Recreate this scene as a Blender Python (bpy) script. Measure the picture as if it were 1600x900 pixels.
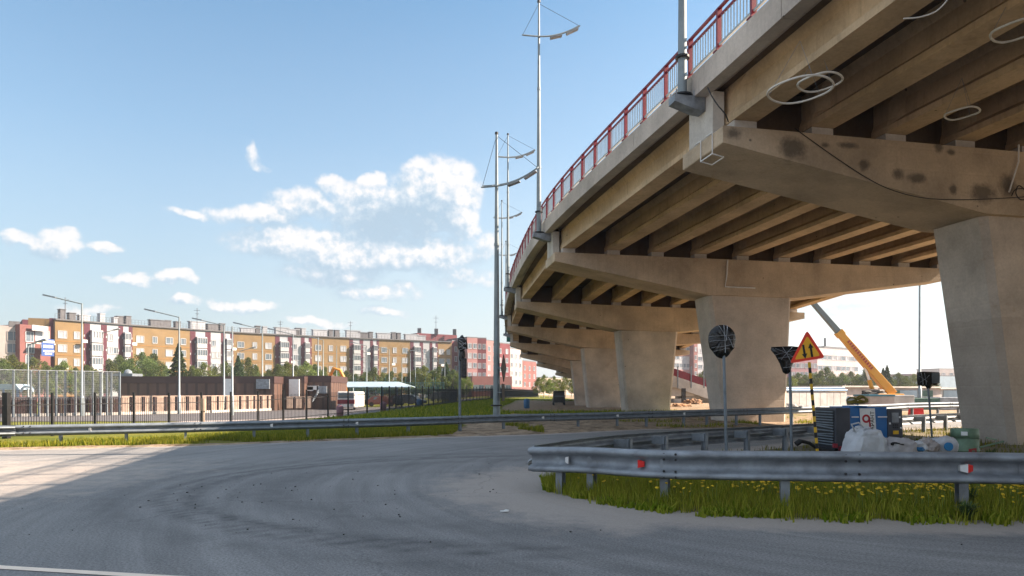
import bpy, bmesh, math, random
import numpy as np
from mathutils import Vector, Matrix, noise
R = math.radians
random.seed(7); rng = np.random.default_rng(7)
sc = bpy.context.scene
for o in list(bpy.data.objects): bpy.data.objects.remove(o)
COL = sc.collection

# ---------------------------------------------------------------- camera, sky, sun, exposure
EYE = 1.55; FPX = 1067.0; CX = 800.0; HZ = 612.0
cam_d = bpy.data.cameras.new('camera'); cam = bpy.data.objects.new('camera', cam_d); COL.objects.link(cam)
cam_d.sensor_width = 36; cam_d.lens = 36 * FPX / 1600
cam.location = (0, 0, EYE); cam.rotation_euler = (R(90), 0, 0)
cam_d.shift_y = (HZ - 450) / 1600
cam_d.clip_start = .05; cam_d.clip_end = 4000
sc.camera = cam
SUN_EL, SUN_AZ = 36.0, 86.0            # azimuth clockwise from +Y
sd = bpy.data.lights.new('sun', 'SUN'); so = bpy.data.objects.new('sun', sd); COL.objects.link(so)
sd.energy = 4.8; sd.angle = R(.53); sd.color = (1, .80, .62)
dsun = Vector((math.sin(R(SUN_AZ)) * math.cos(R(SUN_EL)), math.cos(R(SUN_AZ)) * math.cos(R(SUN_EL)), math.sin(R(SUN_EL))))
so.rotation_euler = dsun.to_track_quat('Z', 'Y').to_euler(); so.location = (60, -20, 60)
sc.view_settings.view_transform = 'Standard'; sc.view_settings.look = 'None'
sc.view_settings.exposure = 1.9; sc.view_settings.gamma = 1; sc.view_settings.use_curve_mapping = False
sc.cycles.use_denoising = True
sc.cycles.max_bounces = 10; sc.cycles.diffuse_bounces = 8; sc.cycles.transparent_max_bounces = 10
sc.cycles.caustics_reflective = False; sc.cycles.caustics_refractive = False

class NT:
    """small node-tree helper"""
    def __init__(s, nt): s.nt = nt; nt.nodes.clear() if hasattr(nt, 'nodes') else None
    def n(s, t, **k):
        x = s.nt.nodes.new(t)
        for a, b in k.items(): setattr(x, a, b)
        return x
    def l(s, a, b): s.nt.links.new(a, b)
    def m(s, op, a, b=None, c=None, clamp=False):
        x = s.n('ShaderNodeMath', operation=op); x.use_clamp = clamp
        for i, v in enumerate((a, b, c)):
            if v is None: continue
            if isinstance(v, (int, float)): x.inputs[i].default_value = v
            else: s.l(v, x.inputs[i])
        return x.outputs[0]
    def ramp(s, fac, pts, interp='LINEAR'):
        x = s.n('ShaderNodeValToRGB'); x.color_ramp.interpolation = interp
        e = x.color_ramp.elements
        while len(e) < len(pts): e.new(.5)
        for i, (p, c) in enumerate(pts):
            e[i].position = p; e[i].color = (*c, 1) if not isinstance(c, (int, float)) else (c, c, c, 1)
        if fac is not None: s.l(fac, x.inputs[0])
        return x.outputs[0]
    def mix(s, f, a, b, mode='MIX'):
        x = s.n('ShaderNodeMix', data_type='RGBA', blend_type=mode)
        for i, v in ((0, f), (6, a), (7, b)):
            if isinstance(v, (int, float)): x.inputs[i].default_value = v if i == 0 else (v, v, v, 1)
            elif isinstance(v, tuple): x.inputs[i].default_value = (*v, 1)
            else: s.l(v, x.inputs[i])
        return x.outputs[2]
    def noise(s, vec, scale, detail=4, rough=.55, dist=0, out=0):
        x = s.n('ShaderNodeTexNoise'); x.inputs['Scale'].default_value = scale
        x.inputs['Detail'].default_value = detail; x.inputs['Roughness'].default_value = rough
        x.inputs['Distortion'].default_value = dist
        if vec is not None: s.l(vec, x.inputs['Vector'])
        return x.outputs[out]

# clouds: (frame x, frame y, half width, half height in pixels, strength), turned into sky directions
def pxdir(px, py):
    x, z = (px - CX) / FPX, (HZ - py) / FPX
    return math.degrees(math.atan2(x, 1)), math.degrees(math.atan2(z, math.hypot(x, 1)))
CL = [(695,300,55,50,1.25),(655,320,75,45,1.1),(600,335,90,48,1.1),(560,310,50,30,.95),(522,290,26,14,.85),(580,285,24,14,.8),
      (660,270,30,22,.9),(720,330,30,48,1.1),
      (470,380,110,26,1.05),(560,395,130,32,1.1),(650,395,95,28,1.1),(400,335,75,16,.75),(300,335,45,9,.62),(480,320,60,24,.7),(520,425,80,20,.7),
      (590,455,70,13,.62),(600,485,40,8,.5),(35,368,26,14,.8),(90,382,44,22,1.0),(170,390,30,12,.75),(205,432,40,10,.72),(275,432,30,12,.78),
      (290,472,28,9,.6),(380,478,50,11,.72),(140,485,50,9,.45),(500,503,60,8,.5),(396,245,12,20,.42),(404,262,16,8,.38),(760,385,24,22,.6),(720,430,60,16,.4),
      (1330,470,90,20,.35),(1400,520,60,16,.3),(1180,480,60,16,.3)]
w = bpy.data.worlds.new('World'); sc.world = w; w.use_nodes = True
g = bpy.data.node_groups.new('cloud_density', 'ShaderNodeTree')
g.interface.new_socket('Az', in_out='INPUT', socket_type='NodeSocketFloat')
g.interface.new_socket('El', in_out='INPUT', socket_type='NodeSocketFloat')
g.interface.new_socket('D', in_out='OUTPUT', socket_type='NodeSocketFloat')
G = NT(g); gi = G.n('NodeGroupInput'); go = G.n('NodeGroupOutput')
cv = G.n('ShaderNodeCombineXYZ'); G.l(gi.outputs[0], cv.inputs[0]); G.l(gi.outputs[1], cv.inputs[1])
wn = G.noise(cv.outputs[0], .35, 3, .5, out=1)
wv = G.n('ShaderNodeVectorMath', operation='MULTIPLY_ADD'); G.l(wn, wv.inputs[0]); wv.inputs[1].default_value = (2.4, 2.4, 0)
G.l(cv.outputs[0], wv.inputs[2])
ws = G.n('ShaderNodeSeparateXYZ'); G.l(wv.outputs[0], ws.inputs[0])
acc = None
for px, py, rx, ry, st in CL:
    st = st * (1.22 if st < .85 else 1.0)
    a, e = pxdir(px, py); a2, _ = pxdir(px + rx, py); _, e2 = pxdir(px, py - ry)
    dx = G.m('MULTIPLY', G.m('SUBTRACT', ws.outputs[0], a + 1.2), 1 / ((a2 - a) * 1.18))
    dy = G.m('MULTIPLY', G.m('SUBTRACT', ws.outputs[1], e + 1.2), 1 / ((e2 - e) * 1.18))
    dyn = G.m('MINIMUM', G.m('MULTIPLY', dy, 1.0), G.m('MULTIPLY', dy, .75))
    r2 = G.m('ADD', G.m('MULTIPLY', dx, dx), G.m('MULTIPLY', dy, dy))
    b = G.m('MULTIPLY', G.m('MAXIMUM', G.m('SUBTRACT', 1, r2), -.8), st)
    acc = b if acc is None else G.m('SMOOTH_MAX', acc, b, .22)
acc = G.m('MAXIMUM', acc, 0.0)
n1 = G.noise(cv.outputs[0], .62, 10, .62); n2 = G.noise(cv.outputs[0], 1.7, 8, .66)
nn = G.m('ADD', G.m('MULTIPLY', G.m('SUBTRACT', n1, .5), 1.9), G.m('MULTIPLY', G.m('SUBTRACT', n2, .5), 1.2))
G.l(G.m('ADD', acc, G.m('MULTIPLY', nn, G.m('MULTIPLY', acc, 2.2, clamp=True))), go.inputs[0])
W = NT(w.node_tree)
sky = W.n('ShaderNodeTexSky', sky_type='NISHITA'); sky.sun_disc = False
sky.sun_elevation = R(SUN_EL); sky.sun_rotation = R(SUN_AZ); sky.air_density = 1.0; sky.dust_density = 1.5; sky.ozone_density = .7
tc = W.n('ShaderNodeTexCoord'); sp = W.n('ShaderNodeSeparateXYZ'); W.l(tc.outputs['Generated'], sp.inputs[0])
az = W.m('MULTIPLY', W.m('ARCTAN2', sp.outputs[0], sp.outputs[1]), 57.29578)
el = W.m('MULTIPLY', W.m('ARCSINE', sp.outputs[2]), 57.29578)
def dens(a, e):
    x = W.n('ShaderNodeGroup'); x.node_tree = g; W.l(a, x.inputs[0]); W.l(e, x.inputs[1]); return x.outputs[0]
d0 = dens(az, el); d1 = dens(W.m('ADD', az, 1.0), W.m('ADD', el, 1.6))
cvw = W.n('ShaderNodeCombineXYZ'); W.l(az, cvw.inputs[0]); W.l(el, cvw.inputs[1])
_a, _e = pxdir(622, 348); bx = W.m('MULTIPLY', W.m('SUBTRACT', az, _a), 1 / 4.3); by = W.m('MULTIPLY', W.m('SUBTRACT', el, _e), 1 / 2.4)
body = W.m('MULTIPLY', W.m('SUBTRACT', 1, W.m('ADD', W.m('MULTIPLY', bx, bx), W.m('MULTIPLY', by, by)), clamp=True), .62)  # self-shadow of the big cloud painted in as a darker ellipse
puff = W.m('SUBTRACT', W.noise(cvw.outputs[0], 1.1, 7, .62), .5)
d2 = dens(W.m('ADD', az, .35), W.m('ADD', el, .5))
dif = W.m('ADD', W.m('MULTIPLY_ADD', W.m('SUBTRACT', d0, d1), .42, .50), W.m('ADD', W.m('MULTIPLY', W.m('SUBTRACT', d0, d2), .55), W.m('MULTIPLY_ADD', puff, .45, W.m('MULTIPLY', body, -1.0))), clamp=True)
alpha = W.ramp(d0, [(.0, 0), (.12, .16), (.34, .60), (.62, .88), (1.0, 1)], 'LINEAR')
ccol = W.ramp(dif, [(.08, (1.8, 2.4, 2.95)), (.42, (2.35, 2.85, 3.3)), (.62, (3.1, 3.35, 3.6)), (.92, (4.15, 4.0, 3.9))], 'LINEAR')
tint = W.mix(1.0, sky.outputs[0], (.68, .89, .91), 'MULTIPLY')
side = W.ramp(W.m('MULTIPLY_ADD', az, 1 / 80, .5), [(.15, 0), (.85, 1)])
hzc = W.mix(side, (2.30, 2.45, 2.62), (4.3, 4.3, 4.2))
hk = W.ramp(W.m('DIVIDE', el, 30, clamp=True), [(0, .88), (.3, .58), (.65, .2), (1, 0)])
out = W.mix(W.m('MULTIPLY', alpha, .93), W.mix(hk, tint, hzc), ccol)
# added cloud layer, unseen overhead and behind the viewpoint, to fill the shade
vd = W.noise(tc.outputs['Generated'], 3.2, 7, .6)
msk = W.m('MAXIMUM', W.m('MULTIPLY_ADD', W.m('ABSOLUTE', az), 1 / 14, -52 / 14, clamp=True), W.m('MULTIPLY_ADD', el, 1 / 12, -38 / 12, clamp=True))
fill_cover = W.m('MULTIPLY', msk, W.ramp(vd, [(.40, 0), (.52, .8), (.68, 1)]))
out = W.mix(W.m('MULTIPLY', fill_cover, W.m('GREATER_THAN', sp.outputs[2], 0)), out, W.ramp(vd, [(.45, (3.75, 4.0, 4.35)), (.75, (3.0, 3.35, 3.8))]))
bg = W.n('ShaderNodeBackground'); bg.inputs[1].default_value = .070; W.l(out, bg.inputs[0])
ow = W.n('ShaderNodeOutputWorld'); W.l(bg.outputs[0], ow.inputs[0])

# ---------------------------------------------------------------- helpers
ORG = {}
def P(px, d, z=None, py=None):
    return Vector(((px - CX) / FPX * d, d, (z or 0.0) if py is None else EYE + (HZ - py) / FPX * d))
class MB:
    def __init__(s): s.v = []; s.f = []; s.mi = []; s.sm = []
    def add(s, vs, fs, mi=0, sm=False):
        b = len(s.v); s.v += [tuple(v) for v in vs]
        for f in fs: s.f.append(tuple(b + i for i in f)); s.mi.append(mi); s.sm.append(sm)
        return s
    def box(s, c, size, rz=0, mi=0, M=None):
        x, y, z = (k / 2 for k in size)
        vs = [Vector((a, b, d)) for d in (-z, z) for a, b in ((-x, -y), (x, -y), (x, y), (-x, y))]
        M3 = M if M is not None else Matrix.Rotation(rz, 3, 'Z')
        vs = [M3 @ v + Vector(c) for v in vs]
        return s.add(vs, [(3, 2, 1, 0), (4, 5, 6, 7), (0, 1, 5, 4), (1, 2, 6, 5), (2, 3, 7, 6), (3, 0, 4, 7)], mi)
    def bar(s, p, q, wd, ht, mi=0):
        p, q = Vector(p), Vector(q); d = q - p; L = d.length
        if L < 1e-6: return s
        M3 = d.to_track_quat('Y', 'Z').to_matrix()
        return s.box((p + q) / 2, (wd, L, ht), M=M3, mi=mi)
    def loft(s, loops, mi=0, closed=True, caps=True, sm=False):
        n = len(loops[0]); vs = [v for l in loops for v in l]; fs = []
        for k in range(len(loops) - 1):
            for i in range(n if closed else n - 1):
                j = (i + 1) % n
                fs.append((k * n + i, k * n + j, (k + 1) * n + j, (k + 1) * n + i))
        s.add(vs, fs, mi, sm)
        if caps and closed:
            s.add(loops[0], [tuple(reversed(range(n)))], mi); s.add(loops[-1], [tuple(range(n))], mi)
        return s
    def tube(s, pts, r, n=8, mi=0, closed=False, caps=True, sm=True):
        pts = [Vector(p) for p in pts]; N = len(pts); loops = []
        up = None
        for i, p in enumerate(pts):
            a = pts[(i - 1) % N] if closed or i > 0 else p; b = pts[(i + 1) % N] if closed or i < N - 1 else p
            t = (b - a).normalized()
            if up is None: up = Vector((0, 0, 1)) if abs(t.z) < .9 else Vector((1, 0, 0))
            u = t.cross(up).normalized(); vv = u.cross(t); up = vv
            rr = r[i] if isinstance(r, (list, tuple)) else r
            loops.append([p + (u * math.cos(2 * math.pi * k / n) + vv * math.sin(2 * math.pi * k / n)) * rr for k in range(n)])
        if closed: loops.append(loops[0])
        return s.loft(loops, mi, caps=caps and not closed, sm=sm)
    def prism(s, poly, vec, mi=0):
        vec = Vector(vec); a = [Vector(p) for p in poly]
        return s.loft([a, [p + vec for p in a]], mi)
    def build(s, name, mat, parent=None, bevel=0, **tags):
        me = bpy.data.meshes.new(name)
        org = ORG.get(parent.name, Vector()) if parent else Vector()
        me.from_pydata([(x - org.x, y - org.y, z - org.z) for x, y, z in s.v], [], s.f)
        for m_ in (mat if isinstance(mat, (list, tuple)) else [mat]): me.materials.append(m_)
        me.polygons.foreach_set('material_index', s.mi); me.polygons.foreach_set('use_smooth', s.sm)
        me.update()
        bm = bmesh.new(); bm.from_mesh(me); bmesh.ops.recalc_face_normals(bm, faces=bm.faces); bm.to_mesh(me); bm.free()
        o = bpy.data.objects.new(name, me); COL.objects.link(o)
        if parent: o.parent = parent
        ORG[o.name] = org
        if bevel:
            b = o.modifiers.new('bevel', 'BEVEL'); b.width = bevel; b.segments = 2; b.limit_method = 'ANGLE'
        for k, v in tags.items(): o[k] = v
        return o
def thing(name, label, cat, loc=(0, 0, 0), group=None):
    o = bpy.data.objects.new(name, None); COL.objects.link(o); o.location = loc; o.empty_display_size = .3
    o['label'] = label; o['category'] = cat
    if group: o['group'] = group
    ORG[o.name] = Vector(loc); return o
def tag(o, label, cat, group=None):
    o['label'] = label; o['category'] = cat
    if group: o['group'] = group
    return o
def dup(root, loc, rz=0, scale=1, label=None, group=None):
    def cp(o, par):
        c = o.copy(); COL.objects.link(c)
        if par: c.parent = par
        for ch in o.children: cp(ch, c)
        return c
    r = cp(root, None); r.location = loc; r.rotation_euler = (0, 0, rz)
    r.scale = (scale,) * 3 if isinstance(scale, (int, float)) else scale
    if label: r['label'] = label
    if group: r['group'] = group
    return r
ORDN = ['first', 'second', 'third', 'fourth', 'fifth', 'sixth', 'seventh', 'eighth', 'ninth', 'tenth', 'eleventh', 'twelfth', 'thirteenth',
        'fourteenth', 'fifteenth', 'sixteenth', 'seventeenth', 'eighteenth', 'nineteenth', 'twentieth', 'twenty-first', 'twenty-second', 'twenty-third', 'twenty-fourth', 'twenty-fifth', 'twenty-sixth', 'twenty-seventh', 'twenty-eighth', 'twenty-ninth', 'thirtieth']

# ---------------------------------------------------------------- materials
MATS = {}
def mat(name, col, rough=.7, metal=0, var=.12, scale=3, bump=0, bscale=None, spec=.5, col2=None, coat=0, emit=None):
    if name in MATS: return MATS[name]
    m = bpy.data.materials.new(name); m.use_nodes = True; T = NT(m.node_tree)
    b = T.n('ShaderNodeBsdfPrincipled'); o = T.n('ShaderNodeOutputMaterial'); T.l(b.outputs[0], o.inputs[0])
    geo = T.n('ShaderNodeNewGeometry'); pos = geo.outputs['Position']
    n1 = T.noise(pos, scale, 6, .6)
    f = T.ramp(n1, [(.3, 0), (.7, 1)])
    c2 = col2 or tuple(c * (1 - 2 * var) for c in col)
    c = T.mix(f, c2, tuple(min(1, k * (1 + var)) for k in col))
    T.l(c, b.inputs['Base Color'])
    b.inputs['Roughness'].default_value = rough; b.inputs['Metallic'].default_value = metal
    b.inputs['Specular IOR Level'].default_value = spec
    if bump:
        bp = T.n('ShaderNodeBump'); bp.inputs['Strength'].default_value = bump; bp.inputs['Distance'].default_value = .02
        T.l(T.noise(pos, bscale or scale * 8, 5, .6), bp.inputs['Height']); T.l(bp.outputs[0], b.inputs['Normal'])
    MATS[name] = m; return m
def concrete(name, col, spots=None, board=True, patch=None, streak=.35):
    m = bpy.data.materials.new(name); m.use_nodes = True; T = NT(m.node_tree)
    b = T.n('ShaderNodeBsdfPrincipled'); o = T.n('ShaderNodeOutputMaterial'); T.l(b.outputs[0], o.inputs[0])
    pos = T.n('ShaderNodeNewGeometry').outputs['Position']
    big = T.ramp(T.noise(pos, .55, 5, .6), [(.34, 0), (.66, 1)])
    c = T.mix(big, tuple(k * .70 for k in col), tuple(min(1, k * 1.1) for k in col))
    fine = T.noise(pos, 14, 6, .65)
    c = T.mix(.55, c, T.ramp(fine, [(.3, .72), (.75, 1.1)]), 'MULTIPLY')
    # rain streaks: noise stretched along z
    mp = T.n('ShaderNodeMapping'); mp.inputs['Scale'].default_value = (3.2, 3.2, .28); T.l(pos, mp.inputs[0])
    st = T.ramp(T.noise(mp.outputs[0], 1.6, 6, .7), [(.52, 0), (.72, 1)])
    c = T.mix(T.m('MULTIPLY', st, streak), c, tuple(k * .48 for k in col))
    # efflorescence / damp blotches
    bl = T.ramp(T.noise(pos, 1.3, 7, .7, .6), [(.60, 0), (.74, 1)])
    c = T.mix(T.m('MULTIPLY', bl, .45), c, (col[0] * .62, col[1] * .52, col[2] * .42))
    # tie holes and scuffs: sparse small dark dots
    vo = T.n('ShaderNodeTexVoronoi'); vo.inputs['Scale'].default_value = 1.15; T.l(pos, vo.inputs['Vector'])
    c = T.mix(T.ramp(vo.outputs['Distance'], [(.035, .75), (.05, 0)]), c, (.06, .05, .04))
    if patch:   # repainted lower coat
        sp_ = T.n('ShaderNodeSeparateXYZ'); T.l(pos, sp_.inputs[0])
        wob = T.m('MULTIPLY_ADD', T.noise(pos, 2.2, 3), .25, patch[0] - .12)
        k = T.m('GREATER_THAN', wob, sp_.outputs[2])
        c = T.mix(k, c, T.mix(.38, c, patch[1]))
    if spots:
        acc = None; wn = T.noise(pos, 4.5, 7, .72)
        for p, rx, rz in spots:
            s_ = T.n('ShaderNodeVectorMath', operation='SUBTRACT'); T.l(pos, s_.inputs[0]); s_.inputs[1].default_value = p
            q = T.n('ShaderNodeVectorMath', operation='MULTIPLY'); T.l(s_.outputs[0], q.inputs[0]); q.inputs[1].default_value = (1 / rx, 1 / (rx * 2), 1 / rz)
            l_ = T.n('ShaderNodeVectorMath', operation='LENGTH'); T.l(q.outputs[0], l_.inputs[0])
            v = T.m('SUBTRACT', 1.45, l_.outputs['Value'])
            acc = v if acc is None else T.m('MAXIMUM', acc, v)
        k = T.ramp(T.m('MULTIPLY_ADD', T.m('SUBTRACT', wn, .5), 1.7, T.m('SUBTRACT', acc, .14)), [(.12, 0), (.85, 1)])
        c = T.mix(T.m('MULTIPLY', k, .78), c, (.085, .072, .058))
    T.l(c, b.inputs['Base Color']); b.inputs['Roughness'].default_value = .88; b.inputs['Specular IOR Level'].default_value = .3
    hgt = fine
    if board:
        wv_ = T.n('ShaderNodeTexWave', wave_type='BANDS', bands_direction='Z'); wv_.inputs['Scale'].default_value = .55
        wv_.inputs['Distortion'].default_value = .15; T.l(pos, wv_.inputs[0])
        hgt = T.m('ADD', fine, T.m('MULTIPLY', T.ramp(wv_.outputs['Fac'], [(.0, 0), (.04, 1)]), .5))
    bp = T.n('ShaderNodeBump'); bp.inputs['Strength'].default_value = .35; bp.inputs['Distance'].default_value = .02
    T.l(hgt, bp.inputs['Height']); T.l(bp.outputs[0], b.inputs['Normal'])
    MATS[name] = m; return m
def foliage(name, ca, cb, trans=.35):
    m = bpy.data.materials.new(name); m.use_nodes = True; T = NT(m.node_tree)
    at = T.n('ShaderNodeAttribute', attribute_name='tone')
    oi = T.n('ShaderNodeObjectInfo')
    c = T.mix(at.outputs['Fac'], ca, cb)
    hs = T.n('ShaderNodeHueSaturation'); T.l(c, hs.inputs['Color'])
    T.l(T.m('MULTIPLY_ADD', oi.outputs['Random'], .04, .48), hs.inputs['Hue']); T.l(T.m('MULTIPLY_ADD', oi.outputs['Random'], .5, .75), hs.inputs['Value'])
    d = T.n('ShaderNodeBsdfDiffuse'); T.l(hs.outputs[0], d.inputs[0]); t = T.n('ShaderNodeBsdfTranslucent'); T.l(hs.outputs[0], t.inputs[0])
    mx = T.n('ShaderNodeMixShader'); mx.inputs[0].default_value = trans; T.l(d.outputs[0], mx.inputs[1]); T.l(t.outputs[0], mx.inputs[2])
    o = T.n('ShaderNodeOutputMaterial'); T.l(mx.outputs[0], o.inputs[0]); MATS[name] = m; return m

CONC = (.58, .465, .345)
m_conc = concrete('concrete', CONC)
m_girder = concrete('girder_concrete', (.60, .45, .29), board=False, streak=.6)
m_pier = concrete('pier_concrete', (.56, .49, .42), streak=.12)
m_pier_n = concrete('pier_repainted', (.57, .50, .43), patch=(3.6, (.33, .27, .22)), streak=.12)
m_fascia = concrete('fascia_concrete', (.56, .50, .45), board=False, streak=.3)
m_lite = concrete('pale_concrete', (.62, .59, .55), board=False, streak=.2)
m_galv = mat('galvanised_steel', (.20, .235, .27), .6, .35, .14, 5, .1, 40)
m_galv_old = mat('weathered_galvanised_steel', (.27, .30, .335), .5, .35, .22, 3, .25, 30, col2=(.15, .16, .175))
m_galv_top = m_galv_old
m_pole = mat('grey_painted_pole', (.22, .26, .28), .5, .3, .12, 2)
m_dark = mat('black_metal', (.018, .018, .02), .5, .2, .2, 6)
m_black = mat('black_rubber', (.012, .012, .013), .6, 0, .2, 8)
m_soffit = concrete('dark_recess_concrete', (.15, .108, .072), board=False, streak=.5)  # stained soffit concrete, darkened further to deepen the shade in the recesses
m_red = mat('red_paint', (.19, .008, .022), .45, 0, .12, 4)
m_balu = mat('grey_baluster_paint', (.42, .46, .46), .5, .2, .1, 4)
m_white = mat('white_paint', (.74, .74, .73), .5, 0, .06, 4)
m_film = mat('black_plastic_film', (.010, .011, .013), .22, 0, .3, 9, .8, 12)
m_tape = mat('clear_tape', (.48, .50, .54), .3, 0, .1, 9)
m_refr = mat('red_reflector', (.75, .02, .015), .3, 0, .08, 9)
m_yel = mat('yellow_paint', (.72, .42, .02), .45, 0, .08, 5)
m_glass = mat('dark_glass', (.045, .06, .075), .1, 0, .5, .35, col2=(.16, .2, .24))
# ---------------------------------------------------------------- ground
def interp(pts, x):
    if x <= pts[0][0]: return pts[0][1]
    for (a, b), (c, d) in zip(pts, pts[1:]):
        if x <= c: return b + (d - b) * (x - a) / (c - a)
    return pts[-1][1]
def sst(a, b, x):
    t = max(0, min(1, (x - a) / (b - a))); return t * t * (3 - 2 * t)
EDGE = [(-200, -28), (-60, 6), (-30, 13.6), (-14.8, 17.9), (-9.1, 19.6), (-3.4, 23), (-1.7, 23.8), (1, 25), (5.5, 28.4), (10, 29.6), (14, 30.6), (19, 33.6), (28, 38.5), (60, 50), (200, 70)]
def E(x): return interp(EDGE, x)
def hz(x, y):
    t = y - E(x)
    if t < -.4: return -.07
    h = .03 * sst(-.4, .3, t)
    if t < 0: h = -.07 + .1 * sst(-.4, 0, t)
    h += -.66 * sst(-6, -19, x) * sst(1.0, 7, t)
    h += .28 * sst(75, 130, y) * sst(10, -4, x)
    h += -.42 * math.exp(-((x - 6.5) / 6) ** 2 - ((y - 100) / 18) ** 2)
    if -4 < x < 16 and 22 < y < 44:
        k = sst(-4, -1, x) * sst(16, 10, x) * sst(44, 34, y) * (.25 * sst(.1, 1, t) + .75 * sst(3.6, 6.5, t))
        h += k * (.20 + .26 * noise.noise(Vector((x * .55, y * .55, 2))) + .11 * noise.noise(Vector((x * 1.9, y * 1.9, 5))))
    if t > 0: h += .035 * noise.noise(Vector((x * .6, y * .6, 0))) * sst(0, 1, t)
    return h
def axis(segs):
    out = []
    for a, b, st in segs:
        n = max(1, int(round((b - a) / st))); out += [a + (b - a) * i / n for i in range(n)]
    out.append(segs[-1][1]); return out
def grid(name, xs, ysf, zf, material, attrs=None):
    """a draped sheet: for each x the rows ysf(x)"""
    vs = []; nr = None
    for x in xs:
        ys = ysf(x); nr = len(ys)
        for y in ys: vs.append((x, y, zf(x, y)))
    fs = [(i * nr + j, (i + 1) * nr + j, (i + 1) * nr + j + 1, i * nr + j + 1) for i in range(len(xs) - 1) for j in range(nr - 1)]
    me = bpy.data.meshes.new(name); me.from_pydata(vs, [], fs); me.materials.append(material)
    me.polygons.foreach_set('use_smooth', [True] * len(fs))
    for an, fn in (attrs or {}).items():
        a = me.attributes.new(an, 'FLOAT', 'POINT'); a.data.foreach_set('value', [fn(v[0], v[1]) for v in vs])
    me.update(); o = bpy.data.objects.new(name, me); COL.objects.link(o); return o

# materials of the ground
def ground_mat():
    m = bpy.data.materials.new('field_ground'); m.use_nodes = True; T = NT(m.node_tree)
    b = T.n('ShaderNodeBsdfPrincipled'); o = T.n('ShaderNodeOutputMaterial'); T.l(b.outputs[0], o.inputs[0])
    pos = T.n('ShaderNodeNewGeometry').outputs['Position']
    n1 = T.noise(pos, .35, 8, .65); n2 = T.noise(pos, 5, 8, .7)
    gr = T.mix(T.ramp(n1, [(.35, 0), (.65, 1)]), (.095, .125, .012), (.21, .185, .028))
    gr = T.mix(T.ramp(n2, [(.35, 0), (.7, 1)]), T.mix(.45, gr, (.03, .05, .008)), gr)
    dr = T.mix(T.ramp(T.noise(pos, 1.7, 10, .78), [(.38, 0), (.6, 1)]), (.13, .092, .060), (.40, .31, .22))
    at = T.n('ShaderNodeAttribute', attribute_name='dirt')
    k = T.ramp(T.m('MULTIPLY_ADD', T.m('SUBTRACT', T.noise(pos, 1.1, 6, .7), .5), 1.3, at.outputs['Fac']), [(.42, 0), (.58, 1)])
    T.l(T.mix(k, gr, dr), b.inputs['Base Color']); b.inputs['Roughness'].default_value = .95; b.inputs['Specular IOR Level'].default_value = .2
    bp = T.n('ShaderNodeBump'); bp.inputs['Strength'].default_value = .9; bp.inputs['Distance'].default_value = .08
    T.l(T.noise(pos, 6, 8, .7), bp.inputs['Height']); T.l(bp.outputs[0], b.inputs['Normal']); return m
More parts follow.
